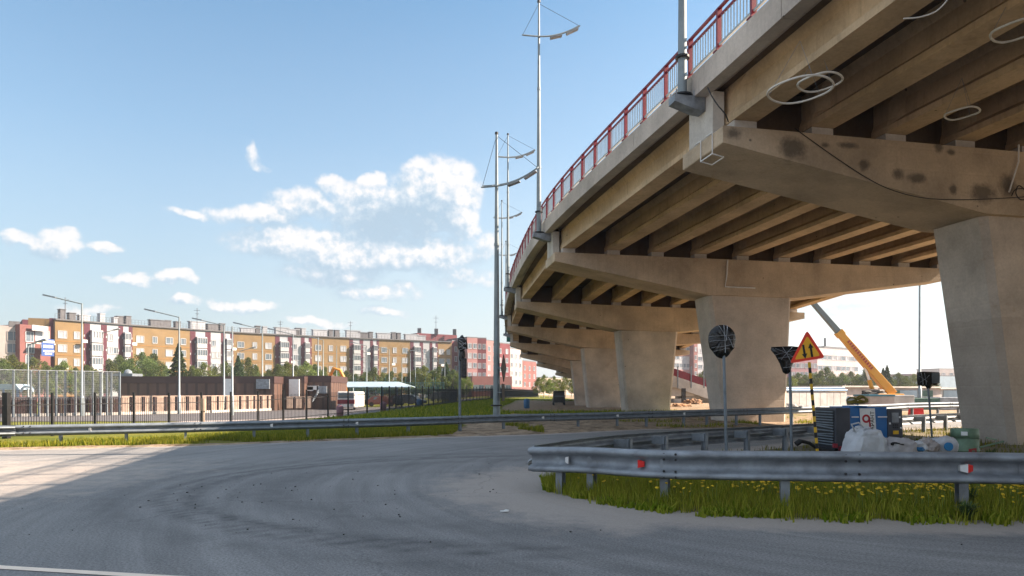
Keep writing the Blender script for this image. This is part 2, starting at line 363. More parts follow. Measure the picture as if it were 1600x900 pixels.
def asphalt_mat(name, ca, cb, dustc, lite=False):
    m = bpy.data.materials.new(name); m.use_nodes = True; T = NT(m.node_tree)
    b = T.n('ShaderNodeBsdfPrincipled'); o = T.n('ShaderNodeOutputMaterial'); T.l(b.outputs[0], o.inputs[0])
    pos = T.n('ShaderNodeNewGeometry').outputs['Position']
    c = T.mix(T.ramp(T.noise(pos, .45, 6, .6), [(.3, 0), (.7, 1)]), ca, cb)
    sp = T.noise(pos, 42, 4, .75); c = T.mix(.9, c, T.ramp(sp, [(.34, .5), (.66, 1.5)]), 'MULTIPLY')
    vo = T.n('ShaderNodeTexVoronoi'); vo.inputs['Scale'].default_value = 38; T.l(pos, vo.inputs['Vector'])
    c = T.mix(T.ramp(vo.outputs['Distance'], [(.05, .55), (.22, 0)]), c, tuple(k * 1.6 for k in cb))
    if not lite:
        # swept rubber arcs, scuffs: noise stretched around a turning centre
        mp = T.n('ShaderNodeVectorMath', operation='SUBTRACT'); T.l(pos, mp.inputs[0]); mp.inputs[1].default_value = (7.5, 13, 0)
        s_ = T.n('ShaderNodeSeparateXYZ'); T.l(mp.outputs[0], s_.inputs[0])
        rad = T.m('SQRT', T.m('ADD', T.m('MULTIPLY', s_.outputs[0], s_.outputs[0]), T.m('MULTIPLY', s_.outputs[1], s_.outputs[1])))
        ang = T.m('ARCTAN2', s_.outputs[1], s_.outputs[0])
        cb_ = T.n('ShaderNodeCombineXYZ'); T.l(T.m('MULTIPLY', rad, 2.3), cb_.inputs[0]); T.l(T.m('MULTIPLY', ang, 1.1), cb_.inputs[1])
        sw = T.noise(cb_.outputs[0], 1.3, 7, .62)
        c = T.mix(.8, c, T.ramp(sw, [(.34, .74), (.66, 1.16)]), 'MULTIPLY')
        tr = T.n('ShaderNodeAttribute', attribute_name='track')
        brk = T.ramp(T.noise(pos, 2.5, 5, .7), [(.3, .2), (.6, 1)])
        c = T.mix(T.m('MULTIPLY', T.m('MULTIPLY', tr.outputs['Fac'], brk), .72), c, (.035, .036, .04))
        du = T.n('ShaderNodeAttribute', attribute_name='dust')  # also carries the painted brightening of the sunlit left side
        k = T.ramp(T.m('MULTIPLY_ADD', T.m('SUBTRACT', T.noise(pos, 1.9, 9, .78), .5), 1.7, du.outputs['Fac']), [(.28, 0), (.75, 1)])
        dc = T.mix(T.noise(pos, 20, 6, .7), tuple(q * .7 for q in dustc), tuple(q * 1.25 for q in dustc))
        c = T.mix(T.m('MULTIPLY', k, .72), c, dc)
        # cracks sealed with tar
        vc = T.n('ShaderNodeTexVoronoi', feature='DISTANCE_TO_EDGE'); vc.inputs['Scale'].default_value = .16; 
        wv = T.n('ShaderNodeVectorMath', operation='ADD'); T.l(pos, wv.inputs[0]); T.l(T.noise(pos, .7, 5, .7, out=1), wv.inputs[1]); T.l(wv.outputs[0], vc.inputs['Vector'])
        c = T.mix(T.ramp(vc.outputs['Distance'], [(.0, .30), (.003, 0)]), c, (.04, .04, .042))
    T.l(c, b.inputs['Base Color']); b.inputs['Roughness'].default_value = .82; b.inputs['Specular IOR Level'].default_value = .35
    bp = T.n('ShaderNodeBump'); bp.inputs['Strength'].default_value = .55; bp.inputs['Distance'].default_value = .008
    T.l(T.noise(pos, 60, 4, .7), bp.inputs['Height']); T.l(bp.outputs[0], b.inputs['Normal']); return m
m_ground = ground_mat()
m_asph = asphalt_mat('road_asphalt', (.175, .175, .178), (.235, .233, .232), (.40, .35, .31))
m_lot = asphalt_mat('lot_asphalt', (.09, .085, .09), (.12, .115, .12), (.3, .27, .24), True)
m_pave = mat('pavement_slabs', (.40, .34, .31), .85, 0, .15, 3, .3)

def dirt_at(x, y):
    t = y - E(x)
    d = 0
    if x > -3: d = max(d, sst(-3, -1.2, x) * sst(45, 36, y) * .95)
    if t < .5: d = max(d, .75)
    d = max(d, .8 * sst(9, 4, abs(x - (4 + (y - 40) * .04))) * sst(40, 60, y) * sst(130, 110, y) * (1 if x > -1 else .3))
    if x > 12 and y > 30: d = max(d, .55)
    if x > 14 and y > 50: d = max(d, .8)
    if -26 > x and t < 6 and t > .8: d = max(d, .3)
    return d
XS = axis([(-900, -300, 120), (-300, -60, 12), (-60, -20, 1), (-20, 22, .4), (22, 60, 1.4), (60, 300, 14), (300, 900, 120)])
YS = axis([(-300, -20, 40), (-20, 12, 4), (12, 48, .45), (48, 120, 1.5), (120, 300, 9), (300, 1500, 150)])
grd = grid('ground', XS, lambda x: YS, hz, m_ground, {'dirt': dirt_at}); grd['kind'] = 'structure'

ARC = [(5.6, 15.3, 9.2), (6.6, 15.0, 10.8)]
def dseg(p, a, b):
    p, a, b = Vector(p), Vector(a), Vector(b); t = max(0, min(1, (p - a).dot(b - a) / (b - a).length_squared)); return (p - a - (b - a) * t).length
FRONT = [(.42, 11.4), (.55, 10.6), (.95, 9.9), (1.7, 9.05), (2.5, 8.6), (3.5, 8.3), (6.1, 8.1), (12, 7.8), (45, 6.8)]
BACK = [(.42, 11.5), (.8, 12.2), (2.6, 14.6), (4.6, 16.4), (7.6, 18.9), (13.0, 24.6), (16.8, 28), (24, 31), (45, 38)]
def isl_dist(x, y):
    if x > .42 and interp(FRONT, x) < y < interp(BACK, x): return 0
    best = min(dseg((x, y), a, b) for a, b in zip(FRONT, FRONT[1:]))
    return min(best, min(dseg((x, y), a, b) for a, b in zip(BACK, BACK[1:])))
def dust_sun_at(x, y):
    d = isl_dist(x, y)
    wdt = 1.25 if x > 2.5 else 1.25 + 1.6 * sst(2.5, .8, x)
    v = sst(wdt, .3, d) * 1.05 if d < wdt else 0
    t = E(x) - y
    v = max(v, .9 * sst(1.3, .1, t) * (1 if x > -4 else .6))
    v = max(v, .62 * math.exp(-((y - (13.5 + x * .15)) / 4.5) ** 2) * sst(-4, -8, x))  # extra lightening painted over the sunlit left of the road
    return v
def track_at(x, y):
    v = 0
    for cx, cy, rr in ARC:
        pass
    # long left turn: an arc swept from the far lane round to the foreground right
    r = math.hypot((x - 1.6) / 1.35, y - 11.6)
    for r0, w_ in ((4.95, .14), (5.25, .08), (5.75, .22), (4.1, .35)):
        if x < 2.2: v = max(v, math.exp(-((r - r0) / w_) ** 2) * sst(2.2, -.6, x) * (.5 if r0 > 5.5 or r0 < 4.5 else 1))
    return v
RX = axis([(-200, -30, 10), (-30, -14, .6), (-14, 12, .14), (12, 40, .8), (40, 200, 16)])
def road_rows(x):
    e = E(x); a = [-60, -20, -4, 2, 4]; n = 120
    return a + [4 + (e - 4) * (i + 1) / n if e > 4.5 else 4 + .01 * (i + 1) for i in range(n)]
rd = grid('road', RX, road_rows, lambda x, y: 0.0, m_asph, {'dust': dust_sun_at, 'track': track_at}); rd['kind'] = 'structure'
# road stripes; the cream one is sunlight put into colour
m_line = mat('worn_road_paint', (.62, .58, .53), .8, 0, .2, 6, col2=(.30, .29, .28))
m_sunstripe = mat('sunlit_stripe_cream', (.85, .72, .60), .8, 0, .05, 5)
def stripe(pts, wd, z, m, nm='sunlit_stripe'):
    mb = MB(); L = []
    for i, p in enumerate(pts):
        a = Vector(pts[max(0, i - 1)]); b = Vector(pts[min(len(pts) - 1, i + 1)]); t = (b - a).normalized(); n = Vector((-t.y, t.x)) * wd / 2
        L.append(((p[0] - n.x, p[1] - n.y, z), (p[0] + n.x, p[1] + n.y, z)))
    for a, b in zip(L, L[1:]): mb.add([a[0], b[0], b[1], a[1]], [(0, 1, 2, 3)])
    o = mb.build(nm, m); o['kind'] = 'structure'; return o
def pts_px(lst): return [(P(px, EYE * FPX / (py - HZ)).x, EYE * FPX / (py - HZ)) for px, py in lst]
stripe(pts_px([(-160, 871), (0, 887), (110, 893.5), (235, 901), (420, 911)]), .10, .006, m_sunstripe)  # cream stripe painted in place of a strip of sunlight
# island: raised soil bed
def isl_h(x, y):
    f, b = interp(FRONT, x), interp(BACK, x); t = min(y - f, b - y, (x - .42) * 1.2 + .02)
    return -.012 + .075 * sst(0, .5, t) + .02 * noise.noise(Vector((x * 3, y * 3, 1))) * sst(0, .25, t)
m_soil = mat('island_soil', (.16, .125, .085), .95, 0, .2, 6, .8, 30, col2=(.07, .075, .03))
IX = axis([(.42, 3, .08), (3, 12, .2), (12, 45, 1)])
isl = grid('ground_island', IX, lambda x: [interp(FRONT, x) + (interp(BACK, x) - interp(FRONT, x)) * i / 60 for i in range(61)], isl_h, m_soil); isl['kind'] = 'structure'
# car park beyond the picket fence, and its footpath
def lot_lo(x): return 46 + (x + 20) * .62 if x < -12.4 else 51 + (x + 12.4) * 6.5
def lot_lo(x): return interp([(-60, 48), (-23, 50), (-13.5, 58), (-10.5, 68), (-8.6, 84), (-7, 100), (-5, 118)], x)
lot = grid('road_carpark', axis([(-45, -5, 1)]), lambda x: [lot_lo(x) + (max(lot_lo(x) + 3, 92 if x < -9 else 125) - lot_lo(x)) * i / 20 for i in range(21)], lambda x, y: hz(x, y) + .03, m_lot); lot['kind'] = 'structure'
pth = grid('path', axis([(-24, -6, .6)]), lambda x: [lot_lo(x) - 4.5 + 4.4 * i / 5 for i in range(6)], lambda x, y: hz(x, y) + .035, m_pave); pth['kind'] = 'structure'
pth2 = grid('path_left', axis([(-40, -13.4, .6)]), lambda x: [19.3 + (x + 15) * .26 + 2.2 * i / 5 for i in range(6)], lambda x, y: hz(x, y) + .02, m_pave); pth2['kind'] = 'structure'

# ---------------------------------------------------------------- grass and dandelions
def blades(name, xy, zf, hmin, hmax, wd, material, lean=.35, tone_bias=0):
    n = len(xy); z0 = np.array([zf(a, b) for a, b in xy]); h = rng.uniform(hmin, hmax, n) * rng.uniform(.6, 1, n)
    an = rng.uniform(0, 2 * np.pi, n); ln = rng.uniform(.05, lean, n) * h; la = rng.uniform(0, 2 * np.pi, n)
    dx, dy = np.cos(an) * wd / 2, np.sin(an) * wd / 2; lx, ly = np.cos(la) * ln, np.sin(la) * ln
    X, Y = xy[:, 0], xy[:, 1]
    V = np.empty((n, 5, 3))
    V[:, 0] = np.stack([X - dx, Y - dy, z0 - .02], 1); V[:, 1] = np.stack([X + dx, Y + dy, z0 - .02], 1)
    V[:, 2] = np.stack([X + dx * .75 + lx * .35, Y + dy * .75 + ly * .35, z0 + h * .55], 1)
    V[:, 3] = np.stack([X - dx * .75 + lx * .35, Y - dy * .75 + ly * .35, z0 + h * .55], 1)
    V[:, 4] = np.stack([X + lx, Y + ly, z0 + h], 1)
    b = np.arange(n) * 5
    loops = np.stack([b, b + 1, b + 2, b + 3, b + 3, b + 2, b + 4], 1).ravel()
    starts = np.stack([np.arange(n) * 7, np.arange(n) * 7 + 4], 1).ravel()
    me = bpy.data.meshes.new(name); me.vertices.add(n * 5); me.vertices.foreach_set('co', V.ravel())
    me.loops.add(len(loops)); me.loops.foreach_set('vertex_index', loops.astype(np.int32))
    me.polygons.add(n * 2); me.polygons.foreach_set('loop_start', starts.astype(np.int32))
    me.update(calc_edges=True); me.materials.append(material)
    tone = np.repeat(np.clip(rng.normal(.45 + tone_bias, .25, n), 0, 1), 5)
    a = me.attributes.new('tone', 'FLOAT', 'POINT'); a.data.foreach_set('value', tone)
    me.validate(); o = bpy.data.objects.new(name, me); COL.objects.link(o); o['kind'] = 'stuff'; return o
m_grass = foliage('grass_blades', (.13, .18, .012), (.48, .43, .07), .4)
m_grass2 = foliage('verge_grass_blades', (.075, .12, .012), (.33, .28, .045), .4)
def clump(x, y, s=1.1, k=0): return noise.noise(Vector((x * s, y * s, k)))
pts = []
while len(pts) < 62000:
    x = .5 + 7.6 * random.random() ** 1.05; y = random.uniform(7.6, 13.5)
    f, b = interp(FRONT, x), interp(BACK, x)
    if not (f - .02 + .32 * clump(x, y, 2.2) + .12 * clump(x, 0, 7) < y < b - .15): continue
    if y > 10.6 and random.random() > .35: continue
    edge = sst(-.15, .4, y - f)
    if random.random() > .35 + .65 * edge: continue
    if clump(x, y, 1.6, 3) < -.42 and random.random() < .6: continue
    pts.append((x, y))
A = np.array(pts)
st_ = blades('dry_stalks', A[rng.integers(0, len(A), 3000)], lambda x, y: isl_h(x, y), .22, .42, .006, m_grass2, .45, .4); tag(st_, 'thin dry stalks standing above the island grass', 'grass')
isg = blades('grass', A, lambda x, y: isl_h(x, y), .08, .29, .010, m_grass, .5)
tag(isg, 'tall green grass with dandelions on the island behind the near guardrail', 'grass')
pts = []
while len(pts) < 9000:
    x = random.uniform(4, 22); y = random.uniform(12, 30); f, b = interp(FRONT, x), interp(BACK, x)
    if y > b - .1 or clump(x, y, .9, 7) < .02: continue
    pts.append((x, y))
isg2 = blades('grass_tufts', np.array(pts), isl_h, .06, .22, .016, m_grass2, .5)
tag(isg2, 'sparse grass tufts in the dirt around the rubbish and sign posts', 'grass')
pts = []
while len(pts) < 52000:
    x = random.uniform(-22, 1.2) if random.random() < .9 else random.uniform(5, 16)
    t = abs(random.gauss(0, 3.2)) if random.random() < .75 else random.uniform(0, 12); y = E(x) + .1 + t
    if dirt_at(x, y) > .5 and not (clump(x, y, .5, 9) > .25): continue
    if clump(x, y, .7, 4) < -.35: continue
    if x < -13 and 19.3 + (x + 15) * .26 < y < 21.6 + (x + 15) * .26: continue
    pts.append((x, y))
vg = blades('verge_grass', np.array(pts), hz, .06, .24, .022, m_grass2, .6, .05)
tag(vg, 'yellow green verge grass beyond the long far guardrail', 'grass')
pts = []
while len(pts) < 26000:
    x = random.uniform(-12, 20); y = random.uniform(36, 120)
    if dirt_at(x, y) > .45: continue
    if x < -10 and y > 45: continue
    if lot_lo(x) - 5 < y and x < -4.9: continue
    pts.append((x, y))
vg2 = blades('field_grass', np.array(pts), hz, .1, .35, .06, m_grass2, .6, -.05)
tag(vg2, 'green field grass sloping down beside the picket fence', 'grass')
# broad leaves: rosettes and weeds at the ragged edge
pts = []
while len(pts) < 4200:
    x = .5 + 7.6 * random.random(); f = interp(FRONT, x); y = f + random.choice((random.gauss(.05, .16), random.uniform(0, 1.6)))
    if y < f - .3 or clump(x, y, 2.4, 11) < .05: continue
    pts.append((x, y))
wl = blades('broad_leaves', np.array(pts), lambda x, y: max(0, isl_h(x, y)), .05, .15, .035, m_grass, .95, -.2); tag(wl, 'low broad weed leaves along the ragged edge of the island grass', 'weeds')
# dandelions
m_dand = mat('dandelion_yellow', (.80, .52, .02), .8, 0, .15, 20)
m_stem = mat('dandelion_stem', (.16, .24, .05), .8)
mb = MB()
for _ in range(1300):
    while True:
        x = .8 + 7.3 * random.random() ** .6; y = random.uniform(8.3, 11.8)
        if interp(FRONT, x) + .25 < y and clump(x, y, 1.3, 8) > -.15: break
    z = isl_h(x, y) + random.uniform(.16, .33); r = random.uniform(.015, .030); tl = random.uniform(-.7, .7); ta = random.uniform(0, 6.28)
    nrm = Vector((math.sin(tl) * math.cos(ta), math.sin(tl) * math.sin(ta) - .3, 1)).normalized(); u = nrm.orthogonal().normalized(); v = nrm.cross(u)
    c = Vector((x, y, z))
    ring = [c + (u * math.cos(k * 1.047) + v * math.sin(k * 1.047)) * r for k in range(6)]
    mb.add([c + nrm * r * .5] + ring + [c - nrm * r * .6], [(0, k + 1, (k + 1) % 6 + 1) for k in range(6)] + [(7, (k + 1) % 6 + 1, k + 1) for k in range(6)], 0)
    mb.bar(c - Vector((0, 0, z - isl_h(x, y))), c, .004, .004, 1)
dn = mb.build('dandelions', [m_dand, m_stem]); dn['kind'] = 'stuff'; tag(dn, 'yellow dandelion flowers scattered through the island grass', 'flowers')
# grit on the road
m_grit = mat('road_grit', (.06, .055, .05), .9, 0, .3, 9)
mb = MB()
for _ in range(130):
    x = random.gauss(-3.2, 2.4) if random.random() < .55 else random.uniform(-5, 7); y = random.gauss(10.2, 1.6) if random.random() < .7 else random.uniform(6.5, 16)
    if y > E(x) - 1 or isl_dist(x, y) == 0: continue
    s = random.uniform(.006, .021); mb.box((x, y, s * .3), (s, s * random.uniform(.6, 1.4), s * .6), random.uniform(0, 3))
gt = mb.build('road_grit', m_grit); gt['kind'] = 'stuff'; tag(gt, 'dark crumbs of grit scattered on the road surface', 'grit')
mb = MB(); c = P(788, EYE * FPX / (801 - HZ), .02); mb.box(c, (.10, .04, .012), .3); mb.box(c + Vector((.03, .02, .005)), (.05, .04, .015), -.5)
tag(mb.build('litter', m_white), 'small crumpled white litter on the dusty road edge', 'litter')
# ---------------------------------------------------------------- overpass
ST = [(-2, 15.6, -29, 8.15, 0), (-1, 12, -13.5, 8.15, 0), (0, 8.4, 2.3, 8.15, 0), (1, 5.0, 18, 8.15, 0), (2, 1.85, 33.25, 8.13, .012), (3, .25, 50, 8.02, .030), (4, -.45, 67, 7.9, .042),
      (5, -.2, 83, 7.45, .048), (6, 1.3, 99, 6.93, .05), (7, 4.3, 114, 6.2, .05), (8, 8.4, 128, 5.05, .05), (9, 14, 142, 3.9, .05)]
TS = [s[0] for s in ST]
def cr(k, t):
    i = max(0, min(len(ST) - 2, int(math.floor(t - TS[0])))); u = t - TS[i]
    g_ = lambda j: ST[max(0, min(len(ST) - 1, j))][k]
    p0, p1, p2, p3 = g_(i - 1), g_(i), g_(i + 1), g_(i + 2)
    if i == 0: p0 = 2 * p1 - p2
    if i == len(ST) - 2: p3 = 2 * p2 - p1
    return .5 * (2 * p1 + (p2 - p0) * u + (2 * p0 - 5 * p1 + 4 * p2 - p3) * u * u + (3 * p1 - p0 - 3 * p2 + p3) * u ** 3)
def fr(t):
    L = Vector((cr(1, t), cr(2, t), cr(3, t))); e = .02
    d = Vector((cr(1, t + e) - cr(1, t - e), cr(2, t + e) - cr(2, t - e), 0)).normalized()
    return L, d, Vector((d.y, -d.x, 0)), cr(4, t)
def BP(t, a, h, along=0):
    L, d, r, se = fr(t); return L + r * a + d * along + Vector((0, 0, h - se * a))
CAPL = 21.3
def faceA(px):   # lateral position on cap 1's front face seen at column px
    L, d, r, _ = fr(1); o = L - d * 1.1; k = (px - CX) / FPX
    return (k * o.y - o.x) / (r.x - r.y * k)
def capface(px, py, off=0):
    a = faceA(px); L, d, r, _ = fr(1); p = L + r * a - d * (1.1 + off)
    return Vector((p.x, p.y, EYE + (HZ - py) / FPX * p.y))
spots = [(tuple(capface(*c)), a, b) for c, a, b in [((1146, 208), .22, .16), ((1238, 232), .42, .30), ((1290, 227), .12, .07), ((1325, 227), .30, .09), ((1350, 258), .17, .16), ((1403, 272), .2, .15),
         ((1432, 278), .3, .14), ((1467, 230), .16, .17), ((1487, 238), .14, .09), ((1490, 297), .15, .14), ((1535, 302), .45, .26), ((1575, 290), .3, .3), ((1172, 219), .05, .04)]]
m_cap1 = concrete('stained_cap_concrete', (.56, .45, .33), spots=spots, streak=.2)
bridge = thing('overpass', 'long curved concrete overpass with red railing on tapered piers', 'bridge', (15.0, 20.0, 0))
SPAN = [t for t in TS if -1 <= t <= 9]
def loft_line(t0, t1, step, prof):
    loops = []; n = max(1, int(math.ceil((t1 - t0) / step)))
    for i in range(n + 1):
        t = t0 + (t1 - t0) * i / n; loops.append([BP(t, a, h) for a, h in prof])
    return loops
mb = MB(); mb.loft(loft_line(-2, 9, .125, [(.1, 1.25), (CAPL - .1, 1.25), (CAPL - .1, 1.5), (.1, 1.5)])); mb.build('deck_slab', m_soffit, bridge)
def fascia(sgn, nm):
    mb = MB(); seg = 44; T0, T1 = -2, 9
    base = 0 if sgn > 0 else CAPL
    prof = [(-.30, 1.08), (-.30, 1.70), (-.24, 1.74), (.28, 1.74), (.28, 1.24), (.12, 1.24), (.04, 1.16), (.04, 1.08)]
    for i in range(seg):
        a, b = T0 + (T1 - T0) * i / seg, T0 + (T1 - T0) * (i + 1) / seg - .0012
        mb.loft(loft_line(a, b, .06, [(base + sgn * x, h) for x, h in prof]))
    return mb.build(nm, m_fascia, bridge)
fascia(1, 'fascia'); fascia(-1, 'fascia')
gprof = [(-.33, 0), (.33, 0), (.33, .16), (.10, .34), (.10, .78), (.24, 1.0), (-.24, 1.0), (-.10, .78), (-.10, .34), (-.33, .16)]
for s in SPAN[:-1]:
    for k in range(10):
        a = .72 + 2.2 * k
        mb = MB(); L = []
        p, q = BP(s, a, .25, .22), BP(s + 1, a, .25, -.22); r_ = (q - p).cross(Vector((0, 0, 1))).normalized()
        pr = [(min(.02, 0), 0)] and gprof
        blk = [(x if abs(x) > .12 else math.copysign(.26, x), h) for x, h in gprof]
        dd = (q - p).normalized()
        mk = lambda c, pf: [c + r_ * x + Vector((0, 0, h)) for x, h in pf]
        mb.loft([mk(p, blk), mk(p + dd * .75, blk), mk(p + dd * 1.15, gprof), mk(q - dd * 1.15, gprof), mk(q - dd * .75, blk), mk(q, blk)])
        mb.build('girder', m_girder, bridge)
for s in SPAN:
    cm = m_cap1 if s == 1 else m_conc
    pier = thing('pier', '', ''); 
    for k_ in ('label', 'category'): del pier[k_]
    PO = {1: .66, 2: .5, 3: .22}.get(s, 0); L, d, r, se = fr(s); pb = L + r * (9.45 + PO); pb.z = 0
    pier.parent = bridge; pier.location = pb - ORG[bridge.name]; ORG[pier.name] = pb.copy()
    poly = [(0, 0), (CAPL, 0), (CAPL, -.45), (11.75 + PO, -1.76), (7.15 + PO, -1.76), (0, -.42)]
    mb = MB(); mb.loft([[BP(s, a, h, al) for a, h in poly] for al in (-1.1, 1.1)]); mb.build('pier_cap', cm, pier, bevel=.03)
    z1 = BP(s, 9.45, -1.76).z + .02
    mb = MB(); lo = []
    for zz, hw, ht in ((-.25, 1.60 if s != 1 else 1.42, .88), (z1, 2.2, .92)):
        cc = Vector((pb.x, pb.y, zz)) + r * (.32 if zz < 0 and s in (1, 2) else 0); c = .16
        lo.append([cc + r * x + d * y for x, y in ((-hw + c, -ht), (hw - c, -ht), (hw, -ht + c), (hw, ht - c), (hw - c, ht), (-hw + c, ht), (-hw, ht - c), (-hw, -ht + c))])
    mb.loft(lo); mb.build('column', m_pier_n if s == 1 else m_pier, pier)
    for k in range(10):
        a = .72 + 2.2 * k
        for al in (-.62, .62):
            if al > 0 and k > 3: continue
            mb = MB(); c = BP(s, a, .115, al); mb.box(c, (.62, .62, .25), math.atan2(r.y, r.x)); mb.build('bearing_pad', m_lite, pier)
    for al in (-.32, .32):
        mb = MB(); mb.loft([[BP(s, a, h, al + w_) for a, h in ((.95, .12), (20.4, .12), (20.4, 1.26), (.95, 1.26))] for w_ in (-.1, .1)]); mb.build('end_wall', m_soffit, pier)
    mb = MB(); mb.loft([[BP(s, a, h, al) for a, h in ((.02, -.0), (.34, -.0), (.34, 1.1), (.02, 1.1))] for al in (-.55, .75)]); mb.build('end_block', m_lite, pier, bevel=.04)
# railing
rail = MB()
T0, T1 = -.3, 8.9
def arc(t0, t1, step):
    out = [t0]; t = t0
    while t < t1:
        t += .002
        if (BP(t, 0, 0) - BP(out[-1], 0, 0)).length >= step: out.append(t)
    return out
pt = arc(T0, T1, 1.5)
NP_ = min(len(pt), 99)
A0 = -.16
for h, wd, ht in ((2.82, .07, .06), (2.62, .05, .05)):
    for i in range(NP_ - 1): rail.bar(BP(pt[i], A0, h), BP(pt[i + 1], A0, h), wd, ht)
rl = rail.build('railing', m_red, bridge)
low = MB()
for i in range(NP_ - 1): low.bar(BP(pt[i], A0, 1.92), BP(pt[i + 1], A0, 1.92), .06, .06)
low.build('bottom_rail', m_balu, rl)
bl = MB()
for i in range(NP_ - 1):
    n = 11
    for k in range(1, n):
        t = pt[i] + (pt[i + 1] - pt[i]) * k / n; bl.bar(BP(t, A0, 1.94), BP(t, A0, 2.62), .022, .022)
bl.build('balusters', m_balu, rl)
for i in range(NP_):
    L, d, r, se = fr(pt[i]); mb = MB(); rz = math.atan2(r.y, r.x)
    mb.box(BP(pt[i], A0, 2.28), (.13, .07, 1.08), rz); mb.box(BP(pt[i], A0, 1.76), (.24, .2, .04), rz); mb.build('railing_post', m_red, rl)

# street lights carried on brackets at each pier end
def light_mast(loc, base_z, top_z, arm_z, wl, wr, r0, label, head=2, dirx=Vector((1, 0, 0)), ground=False):
    t = thing('mast_light', label, 'street light', (loc.x, loc.y, base_z), 'sail-shaped mast lights')
    mb = MB(); n = 9
    mb.tube([(loc.x, loc.y, base_z + (top_z - base_z) * i / n) for i in range(n + 1)], [r0 * (1 - .68 * i / n) for i in range(n + 1)], 12)
    for i in (.28, .62): mb.tube([(loc.x, loc.y, base_z + (top_z - base_z) * i), (loc.x, loc.y, base_z + (top_z - base_z) * i + .12)], r0 * (1 - .6 * i) + .012, 12)
    mb.build('pole', m_pole, t)
    MB().tube([(loc.x, loc.y, base_z), (loc.x, loc.y, base_z + .04)], r0 * 2.1, 16).build('flange', m_dark, t); MB().tube([(loc.x, loc.y, base_z + 1.0), (loc.x, loc.y, base_z + 1.06)], r0 * 1.5, 12).build('flange', m_dark, t)
    up = Vector((0, 0, 1)); side = Vector((-dirx.y, dirx.x, 0))
    def arm_pt(s, off, sd=0):   # s from -wl to wr along the curve
        q = s / wr; rise = .62 * q * abs(q) * (1 if s > 0 else -.25) * wr / 2
        return Vector((loc.x, loc.y, arm_z)) + dirx * s + up * (rise + off) + side * sd
    ends = []
    for sd in (-.11, .11):
        a = MB(); a.tube([arm_pt(-wl + (wl + wr) * i / 14, 0 if sd < 0 else .12, sd) for i in range(15)], .035, 8); a.build('arm', m_pole, t)
    x_ = MB()
    for q in (-wl, -wl * .3, .1, wr * .45, wr * .75, wr): x_.bar(arm_pt(q, 0, -.11), arm_pt(q, .12, .11), .04, .04)
    x_.build('arm_rung', m_pole, t)
    for q in ((wr * .42, wr * .82) if head == 2 else (wr * .6,)):
        h_ = MB(); p0, p1 = arm_pt(q - .28, -.03), arm_pt(q + .28, -.03); h_.bar(p0, p1, .26, .09); h_.build('lamp_head', m_galv_old, t)
    w_ = MB(); tp = Vector((loc.x, loc.y, top_z - .05)); w_.tube([tp, arm_pt(-wl, .05)], .010, 5); w_.tube([tp, arm_pt(wr, .05)], .010, 5); w_.build('stay_wire', m_dark, t)
    c_ = MB(); c_.tube([(loc.x, loc.y, top_z), (loc.x, loc.y, top_z + .1)], .08, 8); c_.build('cap', m_dark, t)
    return t
names = {1: 'nearest thick grey mast on a steel bracket, its top out of view', 2: 'tallest mast light, bracketed to the second pier end',
         3: 'mast light at the third pier, just behind the big ground mast', 4: 'mast light at the fourth pier, partly hidden by the ground mast', 5: 'small far mast light at the fifth pier, its arm beside the railing bend',
         6: 'farthest mast light at the sixth pier, mostly hidden behind the bridge'}
for s in range(1, 7):
    L, d, r, se = fr(s); p = BP(s, -.55, 0); bz = BP(s, 0, 1.12).z
    light_mast(Vector((p.x, p.y, 0)), bz, bz + 11.2, bz + 9.5, .8, 2.0, .125, names[s], dirx=Vector((1, .1, 0)).normalized())
    b_ = MB(); rz = math.atan2(r.y, r.x)
    prof = [(-.85, bz - .02), (.0, bz - .02), (.0, bz - .40), (-.25, bz - .38), (-.85, bz - .20)]
    b_.loft([[Vector((0, 0, z)) + (L + r * a + d * w).to_2d().to_3d() for a, z in prof] for w in (-.19, .19)])
    for a in (-.8, -.3):
        for w in (-.17, .17):
            q = L + r * a + d * w; b_.tube([(q.x, q.y, bz - .05), (q.x, q.y, bz + .12)], .016, 6)
    b_.build('mast_bracket', m_galv_old, bridge)
gm = P(776, 31, 0)
light_mast(gm, -.1, EYE + 402 / FPX * 31, EYE + 320 / FPX * 31, .7, 1.95, .17, 'thick grey ground mast with two lamp heads, rising behind the far guardrail', dirx=Vector((1, -.35, 0)).normalized())

# ---------------------------------------------------------------- bits fixed to the bridge
m_hose = mat('white_plastic_hose', (.62, .60, .55), .5, 0, .06, 9)
def hoop(px, py, d, rad, drop, label, ry=1):
    c = P(px, d, py=py); t = thing('hanging_hoop', label, 'hoop', tuple(c), 'white hoops hung under the bridge')
    mb = MB(); n = 40
    mb.tube([(c.x + rad * math.cos(6.2832 * k / n), c.y + rad * ry * math.sin(6.2832 * k / n), c.z + .015 * math.sin(3 * 6.2832 * k / n)) for k in range(n)], .022, 8, closed=True)
    mb.build('ring', m_hose, t)
    w_ = MB()
    for k in range(3):
        a = k * 2.094 + .5; w_.tube([(c.x + rad * math.cos(a), c.y + rad * ry * math.sin(a), c.z), (c.x, c.y, c.z + drop)], .004, 4)
    w_.build('wire', m_galv, t); return t
hoop(1250, 140.5, 13.9, .62, 1.0, 'widest white hoop hanging under the outer girder')
hoop(1281, 128.5, 14.3, .43, .7, 'smaller white hoop overlapping the widest one under the outer girder')
hoop(1503, 177, 15.6, .34, .8, 'small white hoop hanging under the third girder near the stained cap')
hoop(1590, 47, 12.2, .40, .8, 'white hoop high up at the edge of the girders, cut by the frame')
